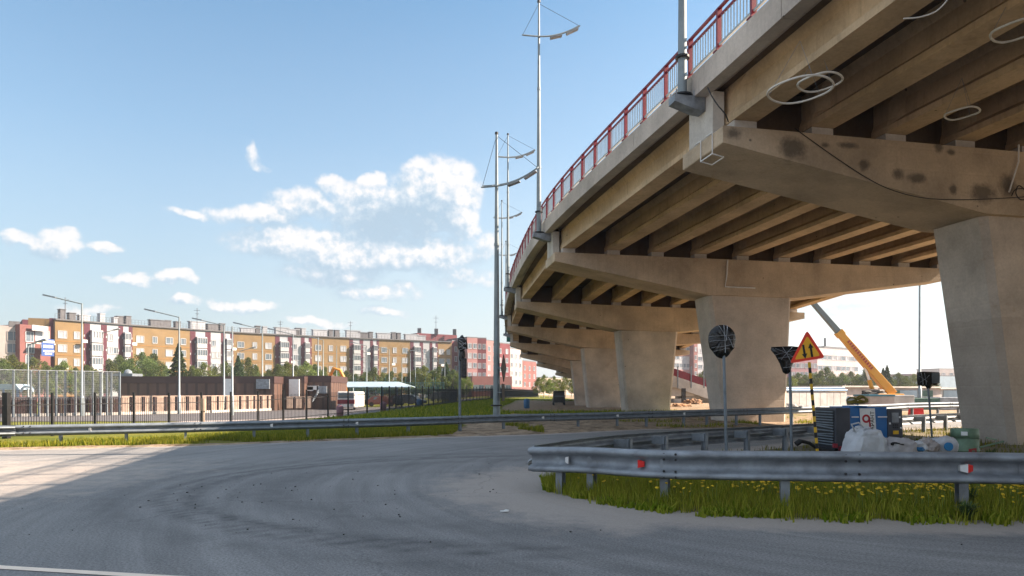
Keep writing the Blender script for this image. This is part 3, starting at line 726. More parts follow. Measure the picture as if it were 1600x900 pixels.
# loose cable loop near the top
def cable(name, pts, r, m, label, cat='cable', sub=6):
    P_ = [Vector(p) for p in pts]; out = []
    for i in range(len(P_) - 1):
        p0 = P_[max(0, i - 1)]; p1 = P_[i]; p2 = P_[i + 1]; p3 = P_[min(len(P_) - 1, i + 2)]
        for k in range(sub):
            u = k / sub; out.append(.5 * (2 * p1 + (p2 - p0) * u + (2 * p0 - 5 * p1 + 4 * p2 - p3) * u * u + (3 * p1 - p0 - 3 * p2 + p3) * u ** 3))
    out.append(P_[-1]); mb = MB(); mb.tube(out, r, 6); return tag(mb.build(name, m), label, cat)
cable('cable', [capface(1240, 200, .03), capface(1262, 216, .03), capface(1300, 243, .03), capface(1350, 276, .03), capface(1390, 296, .03), capface(1440, 309, .03), capface(1500, 312, .04), capface(1560, 310, .05), capface(1620, 306, .05)], .011, m_black, 'black cable sagging across the stained pier cap')
cable('cable', [capface(1600, 300, .08), capface(1588, 290, .08), capface(1582, 302, .10), capface(1590, 312, .1), capface(1604, 308, .08), capface(1600, 296, .08), capface(1584, 296, .06), capface(1578, 306, .05)], .014, m_black, 'tangle of black cable beside the white pipe')
cable('cable', [P(1106, 17.0, py=137), P(1112, 16.7, py=150), P(1122, 16.5, py=165), P(1133, 16.4, py=178), P(1138, 16.6, py=190)], .016, m_black, 'short black cable drooping from the deck edge to the cap end')
cable('pipe', [capface(1589, 226, .05), capface(1589, 252, .05), capface(1574, 300, .05)], .022, m_white, 'thin white pipe running down the stained pier cap', 'pipe', 1)
cable('cable', [P(1412, 11, py=29), P(1436, 11, py=27), P(1462, 11, py=18), P(1480, 11, py=0), P(1486, 11.2, py=-16)], .012, m_hose, 'thin pale loop of cable hanging in front of the inner girders')
L, d, r, se = fr(2); o2 = L - d * 1.15
def cap2(px, py):
    k = (px - CX) / FPX; a = (k * o2.y - o2.x) / (r.x - r.y * k); p = o2 + r * a; return Vector((p.x, p.y, EYE + (HZ - py) / FPX * p.y))
cable('pipe', [cap2(1137, 406), cap2(1136, 428), cap2(1133, 448), cap2(1180, 450)], .035, m_white, 'white pipe bent over the second pier cap above its column', 'pipe', 1)
# little steel clips on the first cap's end face
mb = MB(); L, d, r, se = fr(1)
for al in (-.62, .0):
    q = lambda a, h, s: BP(1, a, h, s)
    for s1, s2 in ((al, al + .02),):
        mb.bar(q(-.03, .03, s1), q(-.03, -.55, s1), .022, .02); mb.bar(q(-.03, -.0, s1), q(-.03, .02, s1 + .32), .02, .02); 
mb.bar(BP(1, -.03, -.54, -.62), BP(1, -.03, -.54, .0), .025, .025); mb.bar(BP(1, .3, -.6, -.6), BP(1, -.03, -.54, -.62), .025, .025); mb.bar(BP(1, .3, -.6, .0), BP(1, -.03, -.54, .0), .025, .025); mb.bar(BP(1, .3, -.6, -.6), BP(1, .3, -.6, .0), .025, .025)
mb.build('step_bracket', m_white, bridge)
# small traffic sign hung under the far deck edge
mb = MB(); c = P(797, 88, py=530); 
tag(MB().box(c, (.9, .06, .7)).build('hanging_sign', mat('green_sign', (.03, .16, .13), .5)), 'small dark green sign hanging off the far end of the bridge edge', 'sign')
# ---------------------------------------------------------------- guardrails
WB = [(-.045, .0), (-.03, .022), (.018, .05), (.038, .075), (.038, .105), (.018, .135), (-.03, .165), (-.045, .19), (-.03, .215), (.018, .245), (.038, .275), (.038, .305), (.018, .33), (-.035, .355), (-.045, .37)]
def resample(path, step):
    P_ = [Vector(p) for p in path]; out = []
    for i in range(len(P_) - 1):
        p0 = P_[max(0, i - 1)]; p1 = P_[i]; p2 = P_[i + 1]; p3 = P_[min(len(P_) - 1, i + 2)]; n = max(1, int((p2 - p1).length / step))
        for k in range(n):
            u = k / n; out.append(.5 * (2 * p1 + (p2 - p0) * u + (2 * p0 - 5 * p1 + 4 * p2 - p3) * u * u + (3 * p1 - p0 - 3 * p2 + p3) * u ** 3))
    out.append(P_[-1]); return out
def offs(pts, i, side):
    a = pts[max(0, i - 1)]; b = pts[min(len(pts) - 1, i + 1)]; t = (b - a); t.z = 0; t.normalize(); return Vector((t.y, -t.x, 0)) * side, t
WB2 = [(-.04, 0), (-.015, .012), (.045, .022), (.055, .045), (.052, .075), (.025, .10), (-.03, .122), (-.032, .18), (-.03, .248), (.025, .27), (.052, .295), (.055, .325), (.045, .348), (-.0, .366), (-.04, .37)]
def guardrail(path, side, label, posts, hs=1.0, ground=lambda x, y: 0, refl=(), joints=4.0, bracket=.16, mt=None, postr=(.13, .07), WB=WB):
    """path: points of the beam's top edge; side=+1 puts the traffic face right of the path direction"""
    pts = resample(path, .25); c0 = pts[len(pts) // 2]; t = thing('guardrail', label, 'guardrail', (c0.x, c0.y, 0), 'steel guardrails')
    mt = mt or m_galv
    acc = 0; start = 0
    def beam(i0, i1, push):
        mb = MB(); loops = []
        for i in range(i0, i1 + 1):
            n, _ = offs(pts, i, side); wob = .004 * noise.noise(pts[i] * 1.3)
            out = [pts[i] + n * (x * hs * 1.25 + push + wob) + Vector((0, 0, (h - .37) * hs)) for x, h in WB]
            inn = [pts[i] + n * (x * hs * 1.25 - .008 + push + wob) + Vector((0, 0, (h - .37) * hs)) for x, h in reversed(WB)]
            loops.append(out + inn)
        mb.loft(loops, sm=True); mb.build('beam', mt, t)
    flip = 0
    for i in range(1, len(pts)):
        acc += (pts[i] - pts[i - 1]).length
        if acc > joints or i == len(pts) - 1:
            beam(start, min(i + 1, len(pts) - 1), .007 * flip); flip = 1 - flip; start = i; acc = 0
            if i < len(pts) - 1:
                n, tt = offs(pts, i, side)
                for hh in (.33, .26, .11, .04):
                    for al in (.04, .20):
                        q = pts[i] + tt * al + n * (.05 * hs) + Vector((0, 0, (hh - .37) * hs)); MB().tube([q, q + n * .018], .016, 8).build('bolt', m_dark, t)
    for px_ in posts:
        if isinstance(px_, tuple): i = min(range(len(pts)), key=lambda k: (pts[k] - Vector((px_[0], px_[1], pts[k].z))).length)
        else: i = min(range(len(pts)), key=lambda k: abs(CX + FPX * pts[k].x / pts[k].y - px_) if pts[k].y > .5 else 1e9)
        n, tt = offs(pts, i, side); q = pts[i] - n * (bracket + .06); gz = ground(q.x, q.y); rz = math.atan2(tt.y, tt.x)
        p_ = MB(); top = pts[i].z - .06 * hs; hh = top - gz + .3
        c = Vector((q.x, q.y, top - hh / 2)); w_, d_ = postr
        for yy in (-w_ / 2 + .004, w_ / 2 - .004): p_.box(c + n * yy, (d_, .008, hh), rz)
        p_.box(c, (.008, w_ - .018, hh), rz)
        o_ = p_.build('post', mt, t)
        if bracket > .02:
            k_ = MB(); e0 = q + Vector((0, 0, -.11 * hs)); k_.box(Vector((e0.x, e0.y, top - .1)) + n * (bracket / 2 - .0), (.09, bracket + .04, .16), rz); k_.build('spacer', mt, t)
    for px_, colr in refl:
        i = min(range(len(pts)), key=lambda k: abs(CX + FPX * pts[k].x / pts[k].y - px_) if pts[k].y > .5 else 1e9)
        n, tt = offs(pts, i, side); q = pts[i] + n * (-.015) + Vector((0, 0, -.185 * hs)); 
        for s_, m_ in ((-1, m_white if colr != 'rw' else m_white), (1, m_refr)):
            if colr == 'w' and s_ == 1: continue
            if colr == 'r' and s_ == -1: wd = .014
            else: wd = .075
            f_ = MB(); a = q + tt * (0.0 if s_ > 0 else -wd); b = q + tt * (wd if s_ > 0 else 0.0); e = n * .055; h0 = Vector((0, 0, .055)); h1 = Vector((0, 0, .035))
            A_, B_ = (a + e, b + n * .02) if s_ > 0 else (a + n * .02, b + e)
            ha, hb = (h0, h1) if s_ > 0 else (h1, h0)
            f_.add([A_ - ha, B_ - hb, B_ + hb, A_ + ha, A_ - ha - n * .06, B_ - hb - n * .03, B_ + hb - n * .03, A_ + ha - n * .06], [(0, 1, 2, 3), (4, 7, 6, 5), (0, 4, 5, 1), (1, 5, 6, 2), (2, 6, 7, 3), (3, 7, 4, 0)])
            f_.build('reflector', m_, t)
    return t
def pp(px, d, z): v = P(px, d, z); return v
fpath = [pp(829, 10.62, .69), pp(870, 10.35, .71), pp(918, 10.0, .735), pp(1035, 9.2, .76), pp(1228, 8.72, .79), pp(1390, 8.5, .80), pp(1510, 8.42, .80), pp(1700, 8.2, .80), pp(2300, 7.6, .80)]
guardrail(fpath, 1, 'near galvanised guardrail in front of the dandelion grass', [864, 918, 1035, 1228, 1510, 1900], 1.05, isl_h, [(1005, 'r'), (1508, 'rw'), (884, 'w')], 2.0, .05, m_galv_old, (.11, .11), WB2)
bpath = [pp(829, 10.66, .69), (.30, 10.95, .69), (.62, 11.5, .69), (1.25, 12.55, .69), pp(985, 14.0, .69), pp(1110, 15.7, .70), pp(1280, 18.6, .70), pp(1350, 21.5, .70), pp(1415, 24.8, .70), pp(1508, 27.7, .70), (26, 31, .70), (40, 36, .7)]
guardrail(bpath, -1, 'guardrail seen from behind, curving back round the island past the generator', [952, 1018, 1085, 1148, 1205, 1256, 1425, 1462, 1496, 1530], .95, isl_h, [(848, 'w')], 4.0, .30, m_galv_old, (.12, .09))
far = [(-60, 5.8, .62), (-30, 13.9, .62), pp(-60, 18.6, .62), pp(0, 19.0, .61), pp(290, 20.6, .63), pp(640, 24.2, .64), pp(780, 26.8, .65), pp(905, 28.3, .67), pp(1060, 29.5, .75), pp(1160, 30.1, .81), pp(1240, 30.9, .86), pp(1380, 35, .91), pp(1520, 40, .95), (60, 53, .95)]
guardrail(far, 1, 'long dark guardrail along the far road edge in front of the verge', [-30, 90, 195, 293, 391, 479, 562, 641, 719, 790, 906, 965, 1016, 1068, 1110, 1150, 1190, 1235, 1280, 1330, 1380, 1430, 1470, 1500], .84, hz, [(139, 'w'), (433, 'w'), (559, 'w'), (851, 'w'), (963, 'w'), (1066, 'w')], 4.3, .05, m_galv)

# ---------------------------------------------------------------- wrapped signs, warning sign
def film_disc(cx, d, cy, outline, label, pole_px, base_d, base_pz=None, lean=0, col=('tape')):
    pass
def wrapped(label, name, c, shape, pole_base, pole_top, seed, tapes, thick=.07, peek=False):
    t = thing(name, label, 'road sign', tuple(pole_base)); rnd = random.Random(seed)
    mb = MB(); mb.tube([pole_base - Vector((0, 0, .2)), pole_top], .032, 10); mb.build('pole', m_galv, t)
    # film pulled over the outline: concentric rings with creases
    def ringp(k, sgn):
        out = []
        for q, (x, z) in enumerate(shape):
            w = .014 * noise.noise(Vector((x * 14 + seed, z * 9, k * .8))) + .010 * noise.noise(Vector((x * 30, z * 22 + seed, 0)))
            out.append(c + Vector((x * k, sgn * (thick * (1 - k ** 5) + (w if k < .98 else 0)), z * k)))
        return out
    ks_ = [1, .96, .88, .78, .66, .54, .42, .3, .18, .08]
    mb = MB(); mb.loft([ringp(k, -1) for k in reversed(ks_)] + [ringp(k, 1) for k in ks_[1:]], sm=False); mb.build('film_wrap', m_film, t)
    tp = MB()
    for a, b in tapes:
        nseg = 6; p0 = c + Vector((a[0], 0, a[1])); p1 = c + Vector((b[0], 0, b[1])); pr = None
        for i in range(nseg + 1):
            q = p0.lerp(p1, i / nseg); u = abs(i / nseg * 2 - 1); q = q + Vector((rnd.uniform(-.006, .006), -(thick + .012) * (1 - .30 * u ** 6), rnd.uniform(-.008, .008)))
            if pr is not None: tp.bar(pr, q, .014, .004)
            pr = q
    tp.build('tape', m_tape, t)
    if peek:
        pk = MB(); pk.box(c + Vector((.2, -thick - .02, .03)), (.26, .01, .34)); pk.build('sign_back', m_galv, t)
    return t
def circ(r, n=28): return [(r * math.cos(6.2832 * k / n), r * math.sin(6.2832 * k / n)) for k in range(n)]
d_ = 14.6; c = P(1128, d_, py=529); sh = [(x * (.86 if z < -.15 else 1), z * (1.35 if z < -.1 else 1) + (-.03 if z < 0 else 0)) for x, z in circ(.295)]
wrapped('round sign wrapped in black film with white tape, on a grey post', 'wrapped_round_sign', c, sh, Vector((P(1136, d_).x, d_, .03)), P(1130, d_, py=520), 3,
        [((-.29, .04), (.29, .08)), ((-.28, -.06), (.28, -.02)), ((-.10, .28), (.10, -.02)), ((.02, .29), (.05, -.30)), ((.09, .27), (.06, -.1)), ((-.24, -.2), (.24, -.13)), ((-.2, -.27), (.14, -.21)), ((.1, .05), (.22, -.2))])
d_ = 15.3; c = P(1228, d_, py=561)
tri = [(-.33, .27), (-.1, .28), (.12, .29), (.30, .27), (.31, .2), (.22, .02), (.14, -.14), (.09, -.32), (0, -.34), (-.07, -.3), (-.14, -.1), (-.24, .08), (-.34, .2)]
wrapped('downward triangle sign wrapped in black film, behind the orange warning triangle', 'wrapped_triangle_sign', c, tri, Vector((P(1238, d_).x, d_, .03)), P(1234, d_, py=575), 5,
        [((-.28, .08), (.26, .22)), ((-.1, .27), (.1, -.1)), ((.12, .27), (-.14, -.02)), ((-.2, .02), (.2, .06)), ((-.26, .24), (.2, .02)), ((-.08, -.2), (.1, -.18))])
d_ = 22.4; c = P(1450, d_, py=592)
rc = [(-.36, .22), (-.15, .24), (.1, .23), (.36, .22), (.37, .05), (.33, -.22), (.16, -.22), (.06, -.33), (-.02, -.34), (-.1, -.23), (-.34, -.22), (-.37, 0)]
wrapped('rectangular sign half wrapped in torn black film, its grey back showing', 'wrapped_square_sign', c, rc, Vector((P(1457, d_).x, d_, .03)), P(1450, d_, py=600), 8,
        [((-.26, .2), (-.2, -.2)), ((-.33, .1), (-.05, -.1)), ((-.3, -.12), (.02, .12)), ((-.16, .2), (-.1, -.2))], peek=True)
# orange two-way traffic warning triangle on a striped post
d_ = 14.2; b0 = Vector((P(1279, d_).x, d_, .03)); t0 = P(1264.5, d_, py=566); t = thing('warning_sign', 'orange warning triangle with two black arrows on a black and yellow striped post', 'road sign', tuple(b0))
m_or = mat('orange_sheeting', (1.0, .50, .02), .4, 0, .04, 4); m_rs = mat('red_sheeting', (.95, .05, .02), .4, 0, .05, 4)
mb = MB(); k = 0; nst = 19; tt = P(1262, d_, py=524)
for i in range(nst):
    a, b = b0.lerp(t0, i / nst), b0.lerp(t0, (i + 1) / nst); mb.tube([a, b], .03, 10, mi=i % 2)
mb.build('striped_post', [m_yel, m_dark], t)
A_, B_, C_ = P(1260.5, d_, py=519), P(1286, d_, py=558), P(1236, d_, py=566)
def rtri(s, y, r=.06):
    cen = (A_ + B_ + C_) / 3; out = []
    V3 = [cen + (v - cen) * s for v in (A_, B_, C_)]
    for i in range(3):
        p = V3[i]; a = (V3[i - 1] - p).normalized(); b = (V3[(i + 1) % 3] - p).normalized()
        out += [p + a * r * s, p + (a + b) * r * s * .22, p + b * r * s]
    return [q + Vector((0, y, 0)) for q in out]
for s, y, m_, nm in ((1.1, -.02, m_rs, 'red_border'), (.80, -.0235, m_or, 'orange_face')): MB().prism(rtri(s, y), (0, .008 if nm == 'red_border' else .003, 0)).build(nm, m_, t)
cen = (A_ + B_ + C_) / 3; ur = (B_ - C_).normalized(); uu = Vector((-ur.z, 0, ur.x))
for sx, up_ in ((-.072, -1), (.075, 1)):
    o_ = cen + ur * sx + uu * -.01 + Vector((0, -.032, 0)); f = lambda x, z: o_ + ur * x + uu * z * up_
    MB().prism([f(-.022, -.14), f(.022, -.14), f(.022, .05), f(.055, .05), f(0, .15), f(-.055, .05), f(-.022, .05)], (0, .004, 0)).build('arrow', m_dark, t)

# wrapped traffic light on a thin post behind the far rail
d_ = 27.4; b0 = P(718.5, d_, 0); t = thing('traffic_light', 'traffic light bundled in black film on a thin grey post', 'traffic light', tuple(b0))
MB().tube([b0 - Vector((0, 0, .3)), P(718.5, d_, py=535)], .055, 10).build('pole', m_galv, t)
def lump(c, s, seed, sub=3, amp=.12, power=1.0, freq=1.7, flat=None):
    bm = bmesh.new(); bmesh.ops.create_icosphere(bm, subdivisions=sub, radius=1); vs = []
    for v in bm.verts:
        p = v.co.copy(); q = Vector([math.copysign(abs(k) ** power, k) for k in p])
        nn = 1 + amp * noise.noise(p * freq + Vector((seed, 0, 0))) + amp * .5 * noise.noise(p * freq * 2.7 + Vector((0, seed, 0))) + amp * .3 * noise.noise(p * freq * 7 + Vector((0, seed, 0)))
        q = Vector((q.x * s[0], q.y * s[1], q.z * s[2])) * nn
        if flat is not None: q.z = max(q.z, -s[2] * flat)
        vs.append(q + Vector(c))
    fs = [tuple(v.index for v in f.verts) for f in bm.faces]; bm.free(); return vs, fs
MB().add(*lump(P(722, d_ - .1, py=537), (.20, .14, .30), 1, amp=.3), sm=False).build('wrapped_sign', m_film, t)
MB().add(*lump(P(722, d_ - .05, py=556), (.11, .1, .28), 4, amp=.35), sm=False).build('film', m_film, t)
MB().box(P(725, d_ - .12, py=575), (.22, .22, .78)).build('signal_head', m_film, t, bevel=.04)
tp = MB()
for k in range(7):
    a = P(717, d_ - .3, py=528 + k * 3.2); tp.bar(a, P(728, d_ - .3, py=530 + (k * 5 % 11) * 1.6), .02, .01)
tp.build('tape', m_tape, t)
# diamond sign and plate beside the ground mast, seen almost edge-on from behind
d_ = 30.7; c = P(786.5, d_, py=575); t = thing('diamond_sign', 'diamond road sign above a plate, both edge-on beside the ground mast', 'road sign', tuple(c))
u = Vector((.17, .98, 0)).normalized(); 
MB().prism([c + u * .62, c + Vector((0, 0, .62)), c - u * .62, c - Vector((0, 0, .62))], u.cross(Vector((0, 0, 1))) * .03).build('diamond_plate', m_dark, t)
q = P(785.5, d_, py=613); MB().prism([q + u * .3 + Vector((0, 0, .38)), q - u * .3 + Vector((0, 0, .38)), q - u * .3 - Vector((0, 0, .38)), q + u * .3 - Vector((0, 0, .38))], u.cross(Vector((0, 0, 1))) * .03).build('lower_plate', m_dark, t)
MB().bar(P(777, d_ + .2, py=575), P(786, d_, py=575), .05, .05).bar(P(777, d_ + .2, py=613), P(785, d_, py=613), .05, .05).build('bracket', m_galv, t)

# ---------------------------------------------------------------- generator and rubbish
def font_mesh(txt, size, ext):
    cu = bpy.data.curves.new('lettering', 'FONT'); cu.body = txt; cu.size = size; cu.extrude = ext; cu.align_x = 'CENTER'; cu.align_y = 'CENTER'
    o = bpy.data.objects.new('lettering', cu); COL.objects.link(o); bpy.context.view_layer.update()
    me = bpy.data.meshes.new_from_object(o.evaluated_get(bpy.context.evaluated_depsgraph_get())); bpy.data.objects.remove(o); return me
def lettering(txt, size, M, m, parent, name='lettering'):
    me = font_mesh(txt, size, .002); me.materials.clear(); me.materials.append(m); me.transform(M); me.transform(Matrix.Translation(-ORG[parent.name]))
    o = bpy.data.objects.new(name, me); COL.objects.link(o); o.parent = parent; ORG[o.name] = ORG[parent.name]; return o
m_blue = mat('blue_enamel', (.015, .13, .36), .35, 0, .1, 3); m_gdark = mat('graphite_enamel', (.05, .055, .07), .45, 0, .12, 3)
g0 = P(1306, 15.1, 0); th = R(6); ex = Vector((math.cos(th), math.sin(th), 0)); ey = Vector((-math.sin(th), math.cos(th), 0)); ez = Vector((0, 0, 1))
gen = thing('generator', 'blue and graphite compressor unit with white logo panel behind the big bag', 'generator', tuple(g0))
def GB(x0, x1, y0, y1, z0, z1, m, nm, bev=.015, par=None, slope=0):
    mb = MB(); vs = [g0 + ex * x + ey * y + ez * z for z in (z0, z1) for x, y in ((x0, y0), (x1, y0), (x1, y1), (x0, y1))]
    if slope: vs[4] += ey * slope; vs[5] += ey * slope
    mb.add(vs, [(3, 2, 1, 0), (4, 5, 6, 7), (0, 1, 5, 4), (1, 2, 6, 5), (2, 3, 7, 6), (3, 0, 4, 7)]); return mb.build(nm, m, par or gen, bevel=bev)
GB(0, .34, 0, .85, .28, 1.19, m_gdark, 'end_housing'); GB(.345, 1.24, .02, .85, .28, 1.21, m_blue, 'canopy', slope=.03); GB(1.245, 1.60, .0, .85, .30, 1.16, m_gdark, 'control_panel', slope=.04)
GB(.0, 1.55, .05, .8, .14, .275, m_dark, 'chassis'); GB(.45, .75, -.004, .5, 1.205, 1.235, m_blue, 'roof_lid', .01)
for x in (.35, 1.15):
    mb = MB(); c = g0 + ex * x + ez * .16 + ey * .1; mb.tube([c, c + ey * .2], .16, 18); mb.build('wheel', m_black, gen)
# louvred grille on the end facing the camera side
gr = MB(); gl = MB(); A0_ = g0 - ex * .012
gl.add([A0_ + ey * .08 + ez * .34, A0_ + ey * .78 + ez * .34, A0_ + ey * .78 + ez * 1.14, A0_ + ey * .08 + ez * 1.14], [(0, 1, 2, 3)])
go_ = gl.build('grille_opening', m_black, gen)
for k in range(13):
    z = .37 + k * .061; sag = .04 * math.sin(k * 1.3) if 3 < k < 8 else 0
    gr.bar(g0 - ex * .03 + ey * .06 + ez * z, g0 - ex * .03 + ey * .8 + ez * (z + sag), .03, .026)
gr.build('louvres', m_galv, gen)
fs_ = lambda x, z, off=.0: g0 + ex * x + ey * (-.012 + (z - .28) / .93 * .03 - off) + ez * z
mb = MB(); mb.add([fs_(.62, .62), fs_(.98, .62), fs_(.98, 1.18), fs_(.62, 1.18)], [(0, 1, 2, 3)]); 
mb.prism([fs_(.60, .55), fs_(.96, .5), fs_(.93, 1.18), fs_(.57, 1.18)], ey * .008); mb.v = mb.v[4:]; mb.f = [tuple(i - 4 for i in f) for f in mb.f[1:]]; mb.mi = mb.mi[1:]; mb.sm = mb.sm[1:]
lg = mb.build('logo_panel', m_white, gen)
# logo: open red ring with a tail
mb = MB(); cc = (.715, .95); ring_o = []; n = 26
for k in range(n):
    a = R(-35) + R(385) * k / (n - 1); ring_o.append(a)
for a, b in zip(ring_o, ring_o[1:]):
    q = lambda r_, an: fs_(cc[0] + r_ * math.cos(an), cc[1] + r_ * math.sin(an), .006)
    mb.add([q(.05, a), q(.095, a), q(.095, b), q(.05, b)], [(0, 1, 2, 3)])
mb.add([fs_(.772, .98, .006), fs_(.81, .98, .006), fs_(.825, .66, .006), fs_(.79, .74, .006)], [(0, 1, 2, 3)])
mb.build('logo_emblem', mat('logo_red', (.42, .015, .03), .4), gen)
Mx = Matrix((( -ex.x * 0 + 0, 0, 0, 0), (0, 0, 0, 0), (0, 0, 0, 0), (0, 0, 0, 1)))
pt_ = fs_(.865, .87, .007)
rot = Matrix((( 0, -ex.x, -ey.x), (0, -ex.y, -ey.y), (1, 0, 0))).to_4x4()
lettering('ГАРАНТ', .125, Matrix.Translation(pt_) @ rot, m_dark, gen)
for x0, x1 in ((.38, .55), (1.0, 1.22)):
    MB().prism([fs_(x0, .975), fs_(x1, .975), fs_(x1, 1.0), fs_(x0, 1.0)], ey * .006).build('trim_stripe', m_white, gen)
cp = lambda x, z, off=.012: g0 + ex * x + ey * (-off + (z - .3) / .86 * .04) + ez * z
MB().prism([cp(1.34, .86), cp(1.5, .86), cp(1.5, 1.08), cp(1.34, 1.08)], ey * .012).build('gauge_window', m_galv_old, gen)
kp = MB()
for i in range(3):
    for j in range(2): kp.prism([cp(1.36 + i * .05, .79 - j * .05), cp(1.385 + i * .05, .79 - j * .05), cp(1.385 + i * .05, .82 - j * .05), cp(1.36 + i * .05, .82 - j * .05)], ey * .01)
kp.build('keypad', m_black, gen)
MB().prism([cp(1.36, .60), cp(1.49, .60), cp(1.49, .68), cp(1.36, .68)], ey * .01).build('warning_label', m_yel, gen)
for x, z in ((1.29, .84), (1.53, .98), (1.55, .74)): MB().prism([cp(x - .018, z - .02), cp(x + .018, z - .02), cp(x + .018, z + .02), cp(x - .018, z + .02)], ey * .01).build('sticker', m_white, gen)
for x, z in ((-.035, .36), (.1, .30)): MB().box(g0 + ex * x - ey * .03 + ez * z, (.09, .06, .09)).build('tail_lamp', mat('dull_red_lens', (.3, .03, .05), .4), gen)
tb = [g0 + ex * -.05 + ez * .2 + ey * .2, g0 - ex * .35 + ez * .24, g0 - ex * .62 + ez * .42, g0 - ex * .85 + ez * .47 - ey * .05]
MB().tube(tb, .04, 8).tube([tb[-1], tb[-1] + Vector((-.1, 0, -.07))], .06, 8).build('tow_bar', m_black, gen)
# coiled yellow-black hose and white roll on the roof
c = P(1337, 15.5, 1.235 + .03); t = MB()
for k in range(3):
    t.tube([(c.x + (.19 + .02 * k) * math.cos(a) + .02 * k, c.y + .10 * math.sin(a), c.z + .03 + .035 * k + (.05 if k == 2 else 0) * math.sin(a * 2)) for a in [6.2832 * i / 20 for i in range(20)]], .02, 6, closed=True)
t.tube([(c.x + .12 + .11 * math.cos(a), c.y, c.z + .08 + .11 * math.sin(a)) for a in [3.5 * i / 12 - .2 for i in range(13)]], .02, 6)
tag(t.build('hose_coil', mat('olive_yellow_hose', (.20, .15, .015), .6, 0, .3, 12)), 'olive yellow hose coiled on top of the compressor', 'hose')
mb = MB(); c = P(1333, 15.75, 1.33); mb.tube([c - Vector((.13, 0, -.05)), c + Vector((.13, 0, -.03))], .07, 12); tag(mb.build('white_roll', m_white), 'white plastic roll lying on the compressor behind the hose', 'roll')
# bags
def cloth(name, ca):
    return mat(name, ca, .75, 0, .1, 4, .9, 9)
m_bag = cloth('white_woven_sack', (.52, .53, .56)); m_bag2 = cloth('grey_woven_sack', (.42, .40, .41))
c = P(1351, 13.4, 0); z0 = .05
vs, fs = lump((c.x, c.y, .40), (.335, .34, .44), 2, 5, .10, .42, 1.3)
vs = [v + (v - Vector((c.x, c.y, v.z))) * (.035 * abs(math.sin(math.atan2(v.y - c.y, v.x - c.x) * 6 + 2 * noise.noise(v * 2))) * (.4 + v.z) + .10 * abs(noise.noise(v * 5.5)) ) for v in vs]
vs = [Vector((c.x + (v.x - c.x) * (1.12 - .62 * max(0, min(1, (v.z - .05) / .85)) ** 1.6), v.y, v.z)) for v in vs]
t = thing('bulk_bag', 'biggest white bulk bag standing in front of the compressor', 'bag', (c.x, c.y, 0), 'white sacks of rubble')
MB().add(vs, fs, sm=True).build('sack', m_bag, t)
MB().add(*lump((c.x - .05, c.y - .02, .80), (.17, .15, .08), 9, 4, .45, 1, 1.6), sm=True).build('tied_neck', m_bag, t)
MB().tube([(c.x - .3, c.y - .2, .80), (c.x - .38, c.y - .25, .92), (c.x - .22, c.y - .2, .95), (c.x - .12, c.y - .2, .86)], .018, 6).build('lifting_loop', m_bag, t)
def bag(px, py, d, s, seed, m, label, amp=.25, power=.8):
    c = P(px, d, py=py); return tag(MB().add(*lump(c, s, seed, 4, amp, power, 1.9), sm=True).build('rubbish_bag', m), label, 'bag', 'white sacks of rubble')
bag(1405, 702, 13.2, (.27, .25, .22), 5, m_bag2, 'grey sack with a sagging open mouth beside the bulk bag')
mb = MB(); c = P(1402, 13.05, py=693); mb.tube([(c.x + .12 * math.cos(a), c.y - .02 + .05 * math.sin(a), c.z + .02 * math.sin(a * 2)) for a in [6.2832 * i / 16 for i in range(16)]], .018, 6, closed=True); tag(mb.build('sack_cord', m_black), 'dark cord lying over the mouth of the grey sack', 'cord')
bag(1432, 700, 13.4, (.15, .15, .14), 7, cloth('clear_film', (.6, .62, .65)), 'small crumpled translucent bag between the grey sack and the rubble', .5, 1)
bag(1449, 698, 13.7, (.17, .2, .17), 8, cloth('rubble', (.42, .37, .35)), 'small mottled sack of broken rubble', .5, 1)
bag(1474, 697, 13.9, (.24, .22, .2), 10, m_bag, 'white sack with a blue round print against the green drum', .22, .8)
c = P(1483, 13.55, py=698); mb = MB(); mb.tube([c, c + Vector((0, .03, 0))], .085, 20); tag(mb.build('blue_disc', mat('blue_print', (.02, .22, .5), .5)), 'round blue lid leaning on the white sack', 'lid')
mb = MB(); mb.add(*lump(P(1437, 13.1, py=702), (.10, .05, .04), 12, 3, .5)); tag(mb.build('blue_rag', mat('blue_film', (.02, .15, .34), .5)), 'scrap of blue plastic on the crumpled bag', 'rag')
# green drum with lid, red mark and stick
c = P(1509, 14.4, 0); t = thing('green_drum', 'pale green metal drum with a red mark beside the pier', 'drum', (c.x, c.y, 0))
m_grn = mat('faded_green_paint', (.15, .24, .16), .6, .1, .15, 6, .2, 30)
mb = MB(); mb.tube([(c.x, c.y, z) for z in (0, .3, .305, .33, .335, .58)], [.24, .24, .25, .25, .24, .24], 28); mb.build('barrel', m_grn, t)
MB().tube([(c.x - .02, c.y, .585), (c.x - .02, c.y, .60), (c.x - .03, c.y, .76), (c.x - .03, c.y, .775)], [.25, .262, .256, .24], 28).build('lid', m_grn, t)
MB().prism([(c.x - .10, c.y - .246, .13), (c.x + .07, c.y - .246, .12), (c.x + .06, c.y - .246, .38), (c.x - .09, c.y - .246, .36)], (0, .03, 0)).build('red_mark', mat('faded_red_print', (.35, .04, .04), .6), t)
MB().prism([(c.x - .22, c.y - .2, .64), (c.x - .14, c.y - .27, .64), (c.x - .14, c.y - .27, .72), (c.x - .22, c.y - .2, .72)], (0, .02, 0)).build('white_label', m_white, t)
MB().bar((c.x + .1, c.y - .28, .40), (c.x + .62, c.y - .25, .52), .03, .03).bar((c.x + .24, c.y - .28, .60), (c.x + .5, c.y - .2, .55), .025, .025).build('stick', m_grn, t)
